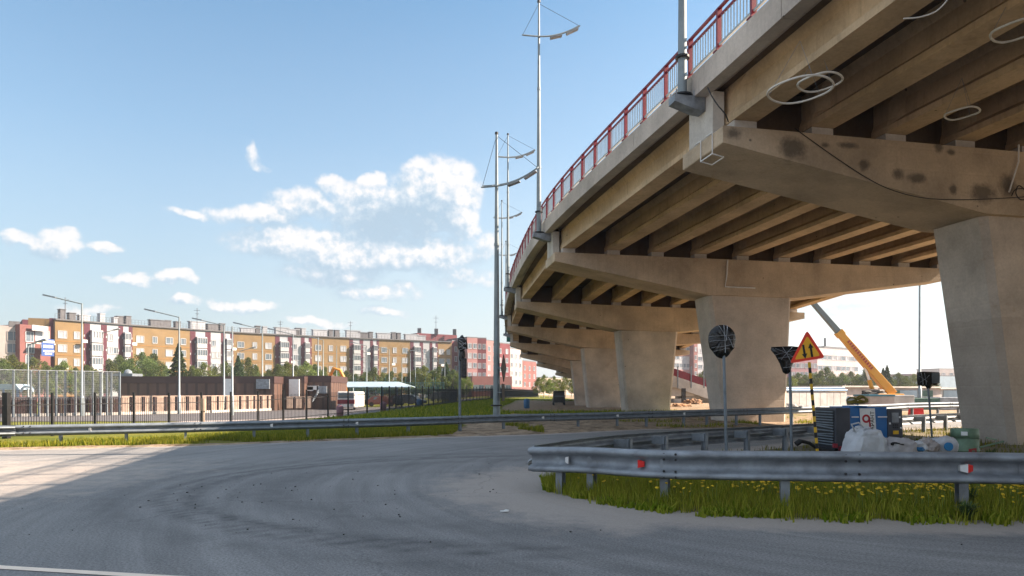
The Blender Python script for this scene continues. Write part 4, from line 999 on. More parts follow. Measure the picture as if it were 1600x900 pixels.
# weeds by the pier and in front of the near rail
def weed(x, y, z, h, n, label, m):
    t_ = MB()
    for _ in range(n):
        a = random.uniform(0, 6.28); l = h * random.uniform(.5, 1); b = Vector((x + random.uniform(-.03, .03), y + random.uniform(-.03, .03), z)); tip = b + Vector((math.cos(a) * l * .4, math.sin(a) * l * .4, l)); mid = b.lerp(tip, .5) + Vector((0, 0, .05 * h)); s = Vector((-math.sin(a), math.cos(a), 0)) * .02
        t_.add([b, mid + s, tip, mid - s], [(0, 1, 2, 3)])
        for q in (.4, .6, .8):
            p = b.lerp(tip, q); e = Vector((random.uniform(-1, 1), random.uniform(-1, 1), .3)).normalized() * .07; f = e.cross(Vector((0, 0, 1))).normalized() * .018; t_.add([p, p + e * .5 + f, p + e, p + e * .5 - f], [(0, 1, 2, 3)])
    return tag(t_.build('weed', m), label, 'plant')
m_weed = mat('weed_leaves', (.06, .10, .02), .8, 0, .3, 10); m_weed2 = mat('dry_weed_leaves', (.20, .19, .05), .8, 0, .3, 10)
weed(P(1512, 8.15).x, 8.15, .0, .26, 40, 'small leafy weed rooted in the dust before the near guardrail', m_weed)
weed(P(1509, 8.6).x, 8.6, .05, .32, 90, 'dark leafy plant at the foot of the guardrail post', m_weed)
weed(P(1548, 14.8).x, 14.8, .05, .30, 24, 'scraggly weed growing between the drum and the pier', m_weed)
weed(P(1437, 16.5).x, 16.5, .05, .40, 30, 'taller green weed behind the rubble sacks', m_weed)
weed(P(1484, 18.5).x, 18.5, .05, .5, 26, 'dry yellow weed beyond the green drum', m_weed2)
# ---------------------------------------------------------------- background, left
m_ylw = mat('yellow_facade', (.195, .128, .056), .85, 0, .09, .5); m_mar = mat('maroon_facade', (.085, .018, .032), .85, 0, .1, .5)
m_wfac = mat('white_facade', (.31, .33, .365), .8, 0, .08, .4); m_pink = mat('pink_facade', (.19, .075, .07), .85, 0, .1, .4)
m_pink2 = mat('pale_pink_facade', (.26, .135, .135), .85, 0, .08, .4); m_dred = mat('deep_red_facade', (.13, .028, .036), .85, 0, .1, .4)
m_grey = mat('grey_facade', (.37, .33, .32), .85, 0, .08, .5); m_roof = mat('roof_grey', (.11, .11, .12), .8, 0, .15, 2)
m_frame = mat('window_frame_white', (.38, .39, .42), .6, 0, .05, 2)
def wall_pts(p0, p1, s): return p0.lerp(p1, s)
def win(mb, p, ex_, n_, w_, h_, curtain=False):
    """frame + panes standing proud of a wall at p (centre), along ex_, outward normal n_"""
    z = Vector((0, 0, 1)); f = lambda x, y, k: p + ex_ * x + z * y + n_ * k
    t_ = .11
    for a, b, c, d in ((-w_ / 2, w_ / 2, h_ / 2 - t_, h_ / 2), (-w_ / 2, w_ / 2, -h_ / 2 - .05, -h_ / 2 + t_), (-w_ / 2, -w_ / 2 + t_, -h_ / 2, h_ / 2), (w_ / 2 - t_, w_ / 2, -h_ / 2, h_ / 2), (-.04 + w_ * .12, .04 + w_ * .12, -h_ / 2, h_ / 2)):
        mb.prism([f(a, c, -.1), f(b, c, -.1), f(b, d, -.1), f(a, d, -.1)], n_ * .2, 0)
    mb.add([f(-w_ / 2, -h_ / 2, .02), f(w_ / 2, -h_ / 2, .02), f(w_ / 2, h_ / 2, .02), f(-w_ / 2, h_ / 2, .02)], [(0, 1, 2, 3)], 2 if curtain else 1)
def onwall(a, b, px, py):
    k = (px - CX) / FPX; t_ = (k * a.y - a.x) / ((b.x - a.x) - k * (b.y - a.y)); q = a.lerp(b, t_); return Vector((q.x, q.y, EYE + (HZ - py) / FPX * q.y))
def block(parent, p0, p1, depth, z0, z1, m, nm='wall'):
    """a wall block between ground points p0,p1 (left,right seen from camera)"""
    p0, p1 = Vector(p0).to_2d().to_3d(), Vector(p1).to_2d().to_3d(); e = (p1 - p0).normalized(); n = Vector((e.y, -e.x, 0)); b = -n * depth
    mb = MB(); mb.prism([p0 + Vector((0, 0, z0)), p1 + Vector((0, 0, z0)), p1 + b + Vector((0, 0, z0)), p0 + b + Vector((0, 0, z0))], (0, 0, z1 - z0)); return mb.build(nm, m, parent), e, n
m_curt = mat('curtained_glass', (.33, .35, .39), .35, 0, .2, .6)
FL = [(60, 139.0), (88, 141), (234, 156.5), (380, 173.5), (540, 189), (706, 205)]
def fpt(px):
    d = interp(FL, px); k = (px - CX) / FPX
    i = max(j for j in range(len(FL) - 1) if FL[j][0] <= px + 1e-6) if px < FL[-1][0] else len(FL) - 2
    a, b = P(FL[i][0], FL[i][1]), P(FL[i + 1][0], FL[i + 1][1]); s = (k * a.y - a.x) / ((b.x - a.x) - k * (b.y - a.y)); q = a.lerp(b, s); return Vector((q.x, q.y, 0))
apt = thing('apartment_building', 'long five storey yellow, white and maroon apartment row behind the trees', 'building', tuple(fpt(380)))
ZT = EYE + 14.8
secs = [('y', 86, 131), ('w', 131, 207), ('y', 207, 297), ('w', 297, 365), ('y', 365, 430), ('w', 430, 487), ('y', 487, 546), ('w', 546, 592), ('y', 592, 641), ('w', 641, 684), ('y', 684, 706)]
FLO = 2.85; zc = [ZT - 2.9 - FLO * k for k in range(5)]
rn = random.Random(4)
for kind, a, b in secs:
    p0, p1 = fpt(a), fpt(b)
    if kind == 'y':
        w_, e, n = block(apt, p0, p1, 12, -2, ZT, m_ylw, 'yellow_section'); Lw = (p1 - p0).length; nw = max(2, int(round(Lw / 3.6)))
        for fl in range(4):
            for k in range(nw):
                c = p0.lerp(p1, (k + .5) / nw) + Vector((0, 0, zc[fl])); m_ = MB(); ww = 1.7 if k % 2 == 0 else 1.15
                if nw >= 4 and fl < 3 and k == nw - 1 and a > 88: ww = 1.3
                win(m_, c, e, n, ww, 1.55, rn.random() < .45)
                o_ = m_.build('window', [m_frame, m_glass, m_curt], w_)
        # brick courses
        for fl in range(5): MB().prism([p0 + n * .02 + Vector((0, 0, zc[fl] - 1.5)), p1 + n * .02 + Vector((0, 0, zc[fl] - 1.5)), p1 + n * .06 + Vector((0, 0, zc[fl] - 1.5)), p0 + n * .06 + Vector((0, 0, zc[fl] - 1.5))], (0, 0, .16)).build('string_course', mat('ochre_course', (.26, .135, .035), .85, 0, .1, 1), w_)
    else:
        w_, e, n = block(apt, p0, p1, 12, -2, ZT - .1, m_wfac, 'white_section'); Lw = (p1 - p0).length
        strips = [(0, .10, 'm'), (.10, .32, 'l'), (.32, .44, 'm'), (.44, .78, 'v'), (.78, .86, 'm'), (.86, 1.0, 'l')] if a != 131 else [(0, .13, 'm'), (.13, .38, 'l'), (.38, .5, 'm'), (.5, .78, 'v'), (.78, .88, 'm'), (.88, 1.0, 'l')]
        strips = [(0, .12, 'm'), (.12, .34, 'l'), (.34, .46, 'm'), (.46, .70, 'v'), (.70, .80, 'm'), (.80, .92, 'l'), (.92, 1.0, 'm')]
        for s0, s1, kd in strips:
            q0, q1 = p0.lerp(p1, s0), p0.lerp(p1, s1)
            if kd == 'm':
                mm = MB()
                for fl in range(6):   # toothed maroon strip
                    zz = ZT - .25 - FLO * (fl + 1)
                    g1 = .18
                    mm.prism([q0 + n * .05 + Vector((0, 0, zz + .5)), q1 + n * .05 + Vector((0, 0, zz + .5)), q1 - n * .5 + Vector((0, 0, zz + .5)), q0 - n * .5 + Vector((0, 0, zz + .5))], (0, 0, FLO - .5))
                    q2, q3 = q0.lerp(q1, .18), q0.lerp(q1, .82)
                    mm.prism([q2 + n * .04 + Vector((0, 0, zz)), q3 + n * .04 + Vector((0, 0, zz)), q3 - n * .5 + Vector((0, 0, zz)), q2 - n * .5 + Vector((0, 0, zz))], (0, 0, .5))
                mm.build('maroon_strip', m_mar, w_)
            elif kd == 'l':   # stack of glazed loggias bulging out
                ll = MB()
                for fl in range(5):
                    z0, z1 = zc[fl] - 1.35, zc[fl] + 1.35
                    ll.prism([q0 + n * 1.0 + Vector((0, 0, z0)), q1 + n * 1.0 + Vector((0, 0, z0)), q1 + Vector((0, 0, z0)), q0 + Vector((0, 0, z0))], (0, 0, 1.05), 0)
                    ll.prism([q0 + n * .95 + Vector((0, 0, z0 + 1.05)), q1 + n * .95 + Vector((0, 0, z0 + 1.05)), q1 + Vector((0, 0, z0 + 1.05)), q0 + Vector((0, 0, z0 + 1.05))], (0, 0, 1.3), 1 if rn.random() < .7 else 2)
                    ll.prism([q0 + n * 1.0 + Vector((0, 0, z0 + 2.35)), q1 + n * 1.0 + Vector((0, 0, z0 + 2.35)), q1 + Vector((0, 0, z0 + 2.35)), q0 + Vector((0, 0, z0 + 2.35))], (0, 0, .3), 0)
                    for q in range(5):
                        c = q0.lerp(q1, q / 4) + n * 1.0; ll.box(c + Vector((0, 0, z0 + 1.7)), (.12, .12, 1.3), 0, 0)
                ll.build('loggia_stack', [m_frame, m_glass, m_curt], w_)
            else:
                for fl in range(4):
                    for k in (.3, .75):
                        if fl == 0 and k > .5: continue
                        m_ = MB(); win(m_, q0.lerp(q1, k) + Vector((0, 0, zc[fl])), e, n, 1.1, 1.5, rn.random() < .3); m_.build('window', [m_frame, m_glass, m_curt], w_)
ra = random.Random(11)
for _ in range(16):
    px = ra.uniform(90, 700); p = fpt(px); e = (fpt(px + 2) - fpt(px - 2)).normalized(); n = Vector((e.y, -e.x, 0))
    MB().box(p + n * 1.15 + Vector((0, 0, zc[ra.randrange(3)] - 1.25)), (.95, .45, .62), math.atan2(e.y, e.x)).build('air_conditioner', m_white, apt)
# parapet, vents, roof railing, aerials
mb = MB()
ks = [86] + [s[2] for s in secs]
for a, b in zip(ks, ks[1:]):
    p0, p1 = fpt(a), fpt(b); e = (p1 - p0).normalized(); n = Vector((e.y, -e.x, 0))
    mb.prism([p0 + n * .35 + Vector((0, 0, ZT)), p1 + n * .35 + Vector((0, 0, ZT)), p1 - n * 12 + Vector((0, 0, ZT)), p0 - n * 12 + Vector((0, 0, ZT))], (0, 0, .28))
mb.build('roof_edge', m_roof, apt)
for px, w_, h_, g_ in [(106, 1.3, 2.6, 0), (121, 1.6, 1.9, 0), (140, 2.6, 1.6, 1), (168, 1.3, 2.4, 1), (189, 1.2, 1.7, 1), (196, 1.6, 2.1, 0), (209, 1.4, 2.3, 0), (254, 4.4, 1.9, 2), (270, 1.5, 2.0, 2), (285, 1.5, 1.9, 2), (316, 4.6, 2.3, 1), (340, 3.4, 1.9, 2), (355, 1.6, 2.3, 0),
                       (391, 4.4, 1.5, 1), (407, 1.5, 2.3, 0), (418, 1.4, 2.2, 1), (445, 4.6, 2.2, 1), (463, 3.8, 1.8, 1), (470, 1.4, 2.3, 0), (479, 1.4, 2.3, 1), (505, 5, 2.1, 1), (522, 1.4, 2.3, 0), (532, 1.6, 2.3, 0), (556, 5, 2.4, 1), (572, 3.4, 1.9, 2), (584, 1.4, 2.2, 0), (604, 5, 2.0, 1), (620, 1.5, 2.4, 0), (628, 1.4, 2.3, 0), (648, 5, 2.0, 1), (664, 3, 1.7, 1)]:
    p = fpt(px); e = (fpt(px + 2) - fpt(px - 2)).normalized(); n = Vector((e.y, -e.x, 0)); c = p - n * 3
    w_, h_ = w_ * .85, h_ * .85; b_ = MB(); rz = math.atan2(e.y, e.x); b_.box(c + Vector((0, 0, ZT + .28 + h_ / 2)), (w_ * .92, 1.4, h_), rz); b_.box(c + Vector((0, 0, ZT + .28 + h_ + .08)), (w_ * 1.05, 1.6, .16), rz)
    b_.build('roof_vent', [m_roof, m_wfac, m_grey][0 if g_ == 2 else 1 if g_ == 1 else 2] if g_ != 0 else m_roof, apt)
mb = MB()
for i in range(86, 700, 5):
    p = fpt(i); q = fpt(i + 5); mb.bar(p + Vector((0, 0, ZT + .2)), p + Vector((0, 0, ZT + 1.35)), .05, .05)
    for z in (.8, 1.35): mb.bar(p + Vector((0, 0, ZT + z)), q + Vector((0, 0, ZT + z)), .045, .045)
mb.build('roof_railing', m_roof, apt)
mb = MB()
for px, h in ((92, 5), (302, 5.5), (434, 4), (545, 5), (680, 8)):
    p = fpt(px); mb.bar(p + Vector((0, 2, ZT)), p + Vector((0, 2, ZT + h)), .1, .1); mb.bar(p + Vector((-.8, 2, ZT + h * .9)), p + Vector((.8, 2, ZT + h * .9)), .07, .07); mb.bar(p + Vector((-.5, 2, ZT + h * .75)), p + Vector((.5, 2, ZT + h * .75)), .07, .07)
mb.build('aerial', m_roof, apt)
# brick roof tower at its right end
p = fpt(688); bt, _, _ = block(apt, p + Vector((-7.5, 4, 0)), p + Vector((4, 12, 0)), 6, ZT, ZT + 3.0, m_dred, 'roof_tower')
for x in (-7, -2, 3.5): MB().box(p + Vector((x, 8 + x * .3, ZT + 3.7)), (1.1, 1.1, 1.8)).build('chimney', m_roof, bt)
# end wall, slightly higher maroon/yellow block behind the left pink house
a0 = thing('apartment_end_block', 'taller maroon and yellow end block rising behind the red house with the blue banner', 'building', tuple(P(70, 142, 0)))
block(a0, P(35, 139, 0), P(44, 139.6, 0), 8, -1, EYE + 113 / FPX * 139, m_mar, 'maroon_wall'); block(a0, P(44, 139.6, 0), P(77, 141, 0), 8, -1, EYE + 114.5 / FPX * 140.5, m_ylw, 'yellow_wall'); block(a0, P(77, 141, 0), P(86.4, 141.4, 0), 8, -1, EYE + 115 / FPX * 141, m_mar, 'maroon_wall')
rh = thing('red_house', 'red rendered building with a blue banner and small balcony sign', 'building', tuple(P(57, 128, 0)))
w_, e, n = block(rh, P(31, 126, 0), P(79, 131, 0), 9, -1, EYE + 104 / FPX * 128, m_pink)
for px, py, ww, hh in ((46, 526, 1.5, 1.9), (66, 525, 2.6, 2.1), (47, 544, 1.5, 1.9), (70, 544, 1.5, 1.9), (46, 562, 1.5, 1.9)):
    m_ = MB(); win(m_, onwall(P(31, 126, 0), P(79, 131, 0), px, py), e, n, ww, hh, px == 66); m_.build('window', [m_frame, m_glass, m_curt], w_)
mb = MB(); q = P(61, 128.5, py=513); mb.prism([q + e * x + n * .4 + Vector((0, 0, z)) for x, z in ((-1.45, -.5), (1.45, -.6), (1.45, .45), (-1.45, .55))], -n * .2); mb.build('shop_sign', mat('pale_sign_board', (.42, .42, .44), .6, 0, .3, 3), rh)
mb = MB(); q = P(66, 128.7, py=532.5); mb.prism([q + e * x + n * .1 + Vector((0, 0, z)) for x, z in ((-1.7, -.7), (1.7, -.7), (1.7, -.5), (-1.7, -.5))], n * 1.1); mb.build('balcony', m_white, rh)
mb = MB(); q = P(68, 129, py=543); Z = Vector((0, 0, 1)); mb.prism([q + e * x + n * 1.4 + Z * z for x, z in ((-1.2, -1.65), (1.1, -1.65), (1.15, 1.55), (-1.15, 1.55))], -n * .08); ban = mb.build('banner', mat('banner_blue', (.02, .07, .26), .6, 0, .08, 2), rh)
mb = MB(); rb = random.Random(2)
for row, (zz, hh, x0, x1) in enumerate(((1.05, .42, -.95, .95), (.15, .5, -.9, .8), (-.72, .3, -.9, .9), (-1.2, .3, -.6, .6))):
    x = x0
    while x < x1:
        wl_ = rb.uniform(.14, .24); mb.prism([q + e * (x + a) + n * 1.45 + Z * (zz + b) for a, b in ((0, -hh / 2), (wl_, -hh / 2), (wl_, hh / 2), (0, hh / 2))], -n * .03); x += wl_ + .07
mb.build('banner_lettering', m_white, ban)
wh = thing('grey_house', 'pale grey building at the far edge beside the red house', 'building', tuple(P(10, 128, 0)))
w_, e, n = block(wh, P(-60, 122, 0), P(31.3, 127, 0), 9, -1, EYE + 103 / FPX * 126, m_grey)
for px, py in ((19, 525), (18, 544), (-10, 525), (-10, 544), (19, 563)):
    m_ = MB(); win(m_, onwall(P(-60, 122, 0), P(31.3, 127, 0), px, py), e, n, 1.5, 1.8, False); m_.build('window', [m_grey, m_glass, m_curt], w_)
block(wh, P(14, 126, 0), P(31, 127, 0), 3, 13.5, 14.6, m_roof, 'roof_hatch')
# red and pink apartment blocks further along
def redblk(px0, d0, px1, d1, ytop, m, label, dep=12, wins=3, floors=5, w_w=1.4, name='apartment_building', fh=2.9, zoff=2.4, wm=None):
    t = thing(name, label, 'building', tuple(P((px0 + px1) / 2, (d0 + d1) / 2, 0)), 'far apartment blocks')
    zt = EYE + (HZ - ytop) / FPX * (d0 + d1) / 2; w_, e, n = block(t, P(px0, d0, 0), P(px1, d1, 0), dep, -1, zt, m)
    for f in range(floors):
        for k in range(wins):
            m_ = MB(); c = P(px0, d0, 0).lerp(P(px1, d1, 0), (k + .5) / wins); c.z = zt - zoff - fh * f
            if c.z < 1: continue
            win(m_, c, e, n, w_w, 1.6, rn.random() < .4); m_.build('window', [m_frame, m_glass, m_curt], w_)
    block(t, P(px0, d0, 0) , P(px1, d1, 0), dep + .3, zt, zt + .3, m_roof, 'roof'); return t
redblk(706, 206, 732, 212, 534, m_dred, 'dark red stair block between the yellow row and the pink block', wins=2)
redblk(730, 203, 746, 205, 528, m_pink2, 'tall pink block behind the wrapped traffic light', wins=2)
redblk(746, 206, 760, 207, 529, m_dred, 'narrow dark red bay between two pink blocks', wins=2, w_w=1.0)
redblk(760, 207, 776, 212, 533, m_pink2, 'pink block just beside the big mast', wins=2)
redblk(776, 214, 797, 220, 537, m_dred, 'deep red block beyond the big mast', wins=2)
redblk(796, 226, 816, 236, 546, m_grey, 'grey white block under the bridge end', wins=3, floors=6, w_w=1.6)
redblk(816, 240, 838, 252, 565, m_pink, 'red and white block lowest under the bridge end', wins=3)
pb = thing('pink_annex', 'low pink annex at the foot of the pink apartment blocks', 'building', tuple(P(770, 196, 0))); block(pb, P(738, 196, 0), P(800, 200, 0), 6, -1, EYE + 24 / FPX * 198, m_pink); block(pb, P(800, 205, 0), P(836, 215, 0), 6, -1, EYE + 8 / FPX * 205, m_pink2, 'porch')
for k, px in enumerate((744, 752, 762, 771, 785, 794)):
    m_ = MB(); q = P(px, 195.5, 2.6); win(m_, q, Vector((1, .05, 0)).normalized(), Vector((.05, -1, 0)).normalized(), 1.6, 1.8, k % 2 == 0); m_.build('window', [m_frame, m_glass, m_curt], pb)
fb = redblk(840, 300, 905, 320, 591, mat('cream_facade', (.52, .44, .38), .85), 'cream low block behind the far trees under the bridge', wins=6, floors=2)

# brown shed in stepped modules
m_brn = None
def slat_mat(name, ca, cb, sc_=1.6, axis_=0):
    m = bpy.data.materials.new(name); m.use_nodes = True; T = NT(m.node_tree); b = T.n('ShaderNodeBsdfPrincipled'); o = T.n('ShaderNodeOutputMaterial'); T.l(b.outputs[0], o.inputs[0])
    pos = T.n('ShaderNodeNewGeometry').outputs['Position']; s = T.n('ShaderNodeSeparateXYZ'); T.l(pos, s.inputs[0])
    v = T.m('SINE', T.m('MULTIPLY', T.m('ADD', s.outputs[0], s.outputs[1]), sc_ * 6.28)); k = T.m('MULTIPLY_ADD', v, .5, .5)
    c = T.mix(T.ramp(k, [(.05, 0), (.3, 1)]), ca, cb); c = T.mix(.4, c, T.ramp(T.noise(pos, .7, 5), [(.3, .7), (.7, 1.15)]), 'MULTIPLY')
    T.l(c, b.inputs['Base Color']); b.inputs['Roughness'].default_value = .6
    bp = T.n('ShaderNodeBump'); bp.inputs['Distance'].default_value = .05; T.l(k, bp.inputs['Height']); T.l(bp.outputs[0], b.inputs['Normal']); MATS[name] = m; return m
m_brn = slat_mat('brown_cladding', (.058, .034, .026), (.108, .060, .044), .9); m_brnd = mat('dark_brown_band', (.06, .03, .026), .6, 0, .1, 1)
shed = thing('brown_shed', 'long low brown clad building stepped in three modules behind the slat fence', 'building', tuple(P(330, 78, 0)))
def shed_mod(px0, px1, d, dep, ytop):
    x0, x1 = P(px0, d).x, P(px1, d).x; zt = EYE + (HZ - ytop) / FPX * d
    mb = MB(); mb.box(((x0 + x1) / 2, d + dep / 2, (zt - .8 - .9) / 2), (x1 - x0, dep, zt - .8 + .9)); w_ = mb.build('wall', m_brn, shed)
    MB().box(((x0 + x1) / 2, d + dep / 2, zt - .4), (x1 - x0 + .12, dep + .12, .8)).build('roof_band', m_brnd, shed); return x0, x1, zt
shed_mod(187, 428, 78, 9, 588); shed_mod(427.8, 475, 81.2, 9, 588); shed_mod(474.8, 517, 82.6, 8, 587)
for px, py, ww, hh, dd, nm, mm in ((357, 607, 1.0, 2.2, 77.9, 'door', m_white), (411, 600, 1.5, 1.1, 77.9, 'window_grille', m_galv_old), (460, 607, 1.2, 2.2, 81.1, 'door', m_white), (489, 606, 1.3, .5, 82.5, 'air_unit', m_white), (485, 607.5, .7, .5, 82.5, 'air_unit', m_white), (503, 609, 1.2, .9, 82.5, 'window_grille', m_galv_old)):
    MB().box(P(px, dd - .1, py=py), (ww, .25, hh)).build(nm, mm, shed)
MB().box(P(200, 79, py=586), (2.2, 2.2, .3)).add(*lump(P(200, 79, py=583), (.45, .45, .45), 1, 2, .1)).build('roof_ventilator', m_galv, shed)
MB().bar(P(488, 81, py=628), P(498, 82, py=612), .1, .1).bar(P(488, 81, py=626), P(498, 82, py=609), .06, .06).build('stair_rail', m_galv, shed)

# low slatted fence in front of it
m_wood = mat('pink_brown_board', (.36, .27, .22), .8, 0, .15, 3); m_wood_d = mat('dark_board', (.06, .035, .035), .8, 0, .2, 3)
def slat_fence(pts_, z_h, label, m_a, m_b, gapn, name='board_fence', step=.34, curb=True):
    t = thing(name, label, 'fence', tuple(pts_[0])); bd = MB(); ps = MB(); cb = MB(); k = 0
    for a, b in zip(pts_, pts_[1:]):
        L_ = (b - a).length; e = (b - a).normalized(); n = int(L_ / step)
        for i in range(n):
            c = a + e * (i + .5) * step; z = hz(c.x, c.y)
            if i % gapn != gapn - 1: bd.box(c + Vector((0, 0, z + .25 + (z_h - .25) / 2)), (step * .97, .05, z_h - .25), math.atan2(e.y, e.x))
            else: ps.box(c + Vector((0, .08, z + z_h / 2)), (.14, .14, z_h - .1), math.atan2(e.y, e.x))
            if curb: cb.box(c + Vector((0, -.1, z + .1)), (step * 1.02, .3, .35), math.atan2(e.y, e.x))
            k += 1
        bd.bar(a + Vector((0, 0, hz(a.x, a.y) + z_h)), b + Vector((0, 0, hz(b.x, b.y) + z_h)), .07, .08); ps.bar(a + Vector((0, .08, hz(a.x, a.y) + z_h * .5)), b + Vector((0, .08, hz(b.x, b.y) + z_h * .5)), .07, .08)
    bd.build('boards', m_a, t); ps.build('post', m_b, t)
    if curb: cb.build('kerb', m_lite, t)
    return t
slat_fence([P(190, 64, 0), P(330, 70, 0), P(425, 78, 0)], 1.75, 'pale slatted board fence on a kerb before the brown building', m_wood, m_wood_d, 3)
slat_fence([P(448, 79.5, 0), P(487, 80.5, 0)], 1.6, 'short pale slatted fence by the steps of the brown building', m_wood, m_wood_d, 3, curb=False)
slat_fence([P(-40, 58, 0), P(60, 60, 0), P(189, 63.6, 0)], 1.7, 'dark brown board fence around the sports court', m_wood_d, m_wood, 60, 'dark_board_fence', curb=True)
# tall mesh fence of the sports court
mf = thing('mesh_fence', 'tall wire mesh fence with slim grey posts around the sports court', 'fence', tuple(P(100, 57, 0)))
def fence_px(px): return P(px, 57 + (px - 20) / 170 * 6, 0)
for px in (-8, 21, 48, 61, 74, 88, 102, 118, 131, 145, 157, 167, 174, 187):
    q = fence_px(px); z = hz(q.x, q.y); MB().bar(q + Vector((0, 0, z)), q + Vector((0, 0, z + 4.0)), .13, .13).build('post', m_galv, mf)
mb = MB(); a, b = fence_px(-30), fence_px(187)
for i in range(150): c = a.lerp(b, i / 149); mb.bar(c + Vector((0, 0, .9)), c + Vector((0, 0, 3.35)), .009, .009)
for i in range(16): z = .9 + i * .162; mb.bar(a + Vector((0, 0, z)), b + Vector((0, 0, z)), .009, .009)
mb.bar(a + Vector((0, 0, 3.38)), b + Vector((0, 0, 3.38)), .05, .05); mb.build('wire_mesh', m_galv_old, mf)
# black picket fence, each post and the pickets
pf = thing('picket_fence', 'long black metal picket fence receding past the car park', 'fence', tuple(P(300, 40, 0)))
C1, C0 = P(544, 51, 0), P(10, 31.8, 0)
fpos = [C0.lerp(C1, s) for s in [-.1, 0, .088] + [.088 + (1 - .088) * k / 10 for k in range(1, 11)]]
tail = resample([C1, P(571, 52.6, 0), P(594, 54.5, 0), P(614, 58, 0), P(632, 62, 0), P(672, 70.5, 0), P(700, 80, 0), P(720, 90, 0), P(772, 114, 0), P(806, 145, 0), P(841, 190, 0)], .2)
acc_ = 0
for a, b in zip(tail, tail[1:]):
    acc_ += (b - a).length
    if acc_ > 2.05: fpos.append(b.copy()); acc_ = 0
fpos = fpos[:99]; pk = MB(); rl_ = MB(); rl2 = MB()
for i, p in enumerate(fpos):
    z = hz(p.x, p.y); wd = .095 if i != 1 else .24
    MB().box((p.x, p.y, z + 1.06), (wd, wd, 2.15)).build('post', m_dark, pf)
    if i + 1 < len(fpos):
        q = fpos[i + 1]; zq = hz(q.x, q.y)
        for h, RL in ((.28, rl_), (1.55, rl2)): RL.bar((p.x, p.y, z + h), (q.x, q.y, zq + h), .04, .04)
        n = 17
        for k in range(1, n):
            c = p.lerp(q, k / n); zz = z + (zq - z) * k / n; pk.bar((c.x, c.y, zz + .1), (c.x, c.y, zz + 1.86), .02, .02)
rl_.build('rail', m_dark, pf); rl2.build('rail', m_dark, pf); pk.build('pickets', m_dark, pf)

# cobra-head street lamps
def lamp(px, d, ytop, arm, label, base=None, armdrop=-1, r=.09, thick=True):
    b = P(px, d, 0); b.z = hz(b.x, b.y) if base is None else base; zt = EYE + (HZ - ytop) / FPX * d; t = thing('street_lamp', label, 'street lamp', tuple(b), 'grey street lamps by the car park')
    mb = MB(); mb.tube([b, Vector((b.x, b.y, b.z + 1.8)), Vector((b.x, b.y, b.z + 1.85)), Vector((b.x, b.y, zt))], [r * 1.7, r * 1.6, r * 1.05, r * .7], 10); mb.build('pole', m_pole, t)
    if arm:
        tip = Vector((b.x + arm, b.y - .2, zt + abs(arm) * .22)); mb = MB(); mb.tube([Vector((b.x, b.y, zt - .05)), tip], .05, 8); mb.build('arm', m_pole, t)
        e = (tip - Vector((b.x, b.y, zt))).normalized(); mb = MB(); mb.bar(tip - e * .25, tip + e * .8, .34, .13); mb.build('lamp_head', m_galv_old, t)
    return t
lamp(128, 60, 474, -2.4, 'nearest and tallest street lamp, behind the mesh fence')
lamp(280, 66, 495, -2.4, 'street lamp in front of the brown building, second largest')
lamp(350, 74, 508, -2.5, 'street lamp beside the mesh-topped post, third of the row')
lamp(363, 62, 510, 0, 'plain grey pole without lamp beside the third street lamp')
lamp(410, 80, 514, -2.5, 'street lamp before the middle of the brown building, fourth of the row')
lamp(458, 86, 522, -2.3, 'street lamp before the white door of the brown building')
lamp(497, 92, 527, 0, 'slim bare pole by the end of the brown building')
lamp(505, 100, 531, -1.2, 'slim lamp with a short arm beside the bare pole')
lamp(573, 118, 540, -2.0, 'slim street lamp standing over the long white canopy')
lamp(608, 126, 546, -2.0, 'small street lamp farther along the car park')
lamp(659, 140, 551, -2.0, 'distant street lamp before the last yellow section')
for k, (px, yt) in enumerate(((160, 520), (330, 566), (375, 548), (526, 540), (552, 553), (628, 560), (641, 552), (649, 553), (677, 560), (695, 560))):
    lamp(px, 105 + k * 4, yt, 2.0 if k in (0, 2) else 0, ['thin pale lamp pole in front of the first white section', 'thin pale pole rising from the trees before the second white section', 'short lamp pole above the middle shed roof', 'thin pole above the white red minibus', 'thin pole at the start of the white canopy',
         'thin pole at the end of the white canopy', 'thin pole beyond the canopy, one of a close pair', 'thin pole beyond the canopy, other of the close pair', 'thin pole before the last white section', 'thin pole before the last yellow wall'][k], r=.07)
lamp(44, 64, 538, 1.2, 'pale lamp pole in front of the red house with the banner', r=.07)
# lamp pole on the right, seen between the piers
b = P(1437, 60, 0); t = lamp(1437, 60, 440, .9, 'tall grey pole between the two nearest piers, its head by the bridge', base=0, r=.11)

# litter bins, small
def bin_(px, py, d, m, label):
    b = P(px, d, 0); b.z = hz(b.x, b.y); t = MB(); t.tube([(b.x, b.y, b.z), (b.x, b.y, b.z + .1), (b.x, b.y, b.z + .75), (b.x, b.y, b.z + .82), (b.x, b.y, b.z + .9)], [.2, .26, .28, .22, .1], 12); return tag(t.build('litter_bin', m), label, 'bin', 'litter bins along the footpath')
m_bp = mat('faded_pink_plastic', (.33, .17, .22), .7); m_bb = mat('blue_plastic', (.04, .12, .24), .6)
bin_(531, 0, 51.5, m_bp, 'faded pink bin behind the corner of the picket fence'); bin_(599, 0, 59, m_bp, 'second faded pink bin farther along the footpath'); bin_(655, 0, 70, m_bb, 'blue bin behind the picket fence'); bin_(823, 0, 62, m_bb, 'small teal post box on the green field near the bridge')
MB_ = MB(); q = P(318, 36, 0); z = hz(q.x, q.y); MB_.tube([(q.x, q.y, z), (q.x, q.y, z + 1.7)], .06, 8); MB_.tube([(q.x, q.y, z + 1.1), (q.x, q.y, z + 1.75)], .13, 10); tag(MB_.build('marker_post', m_wood), 'short tan marker post behind the picket fence', 'post')

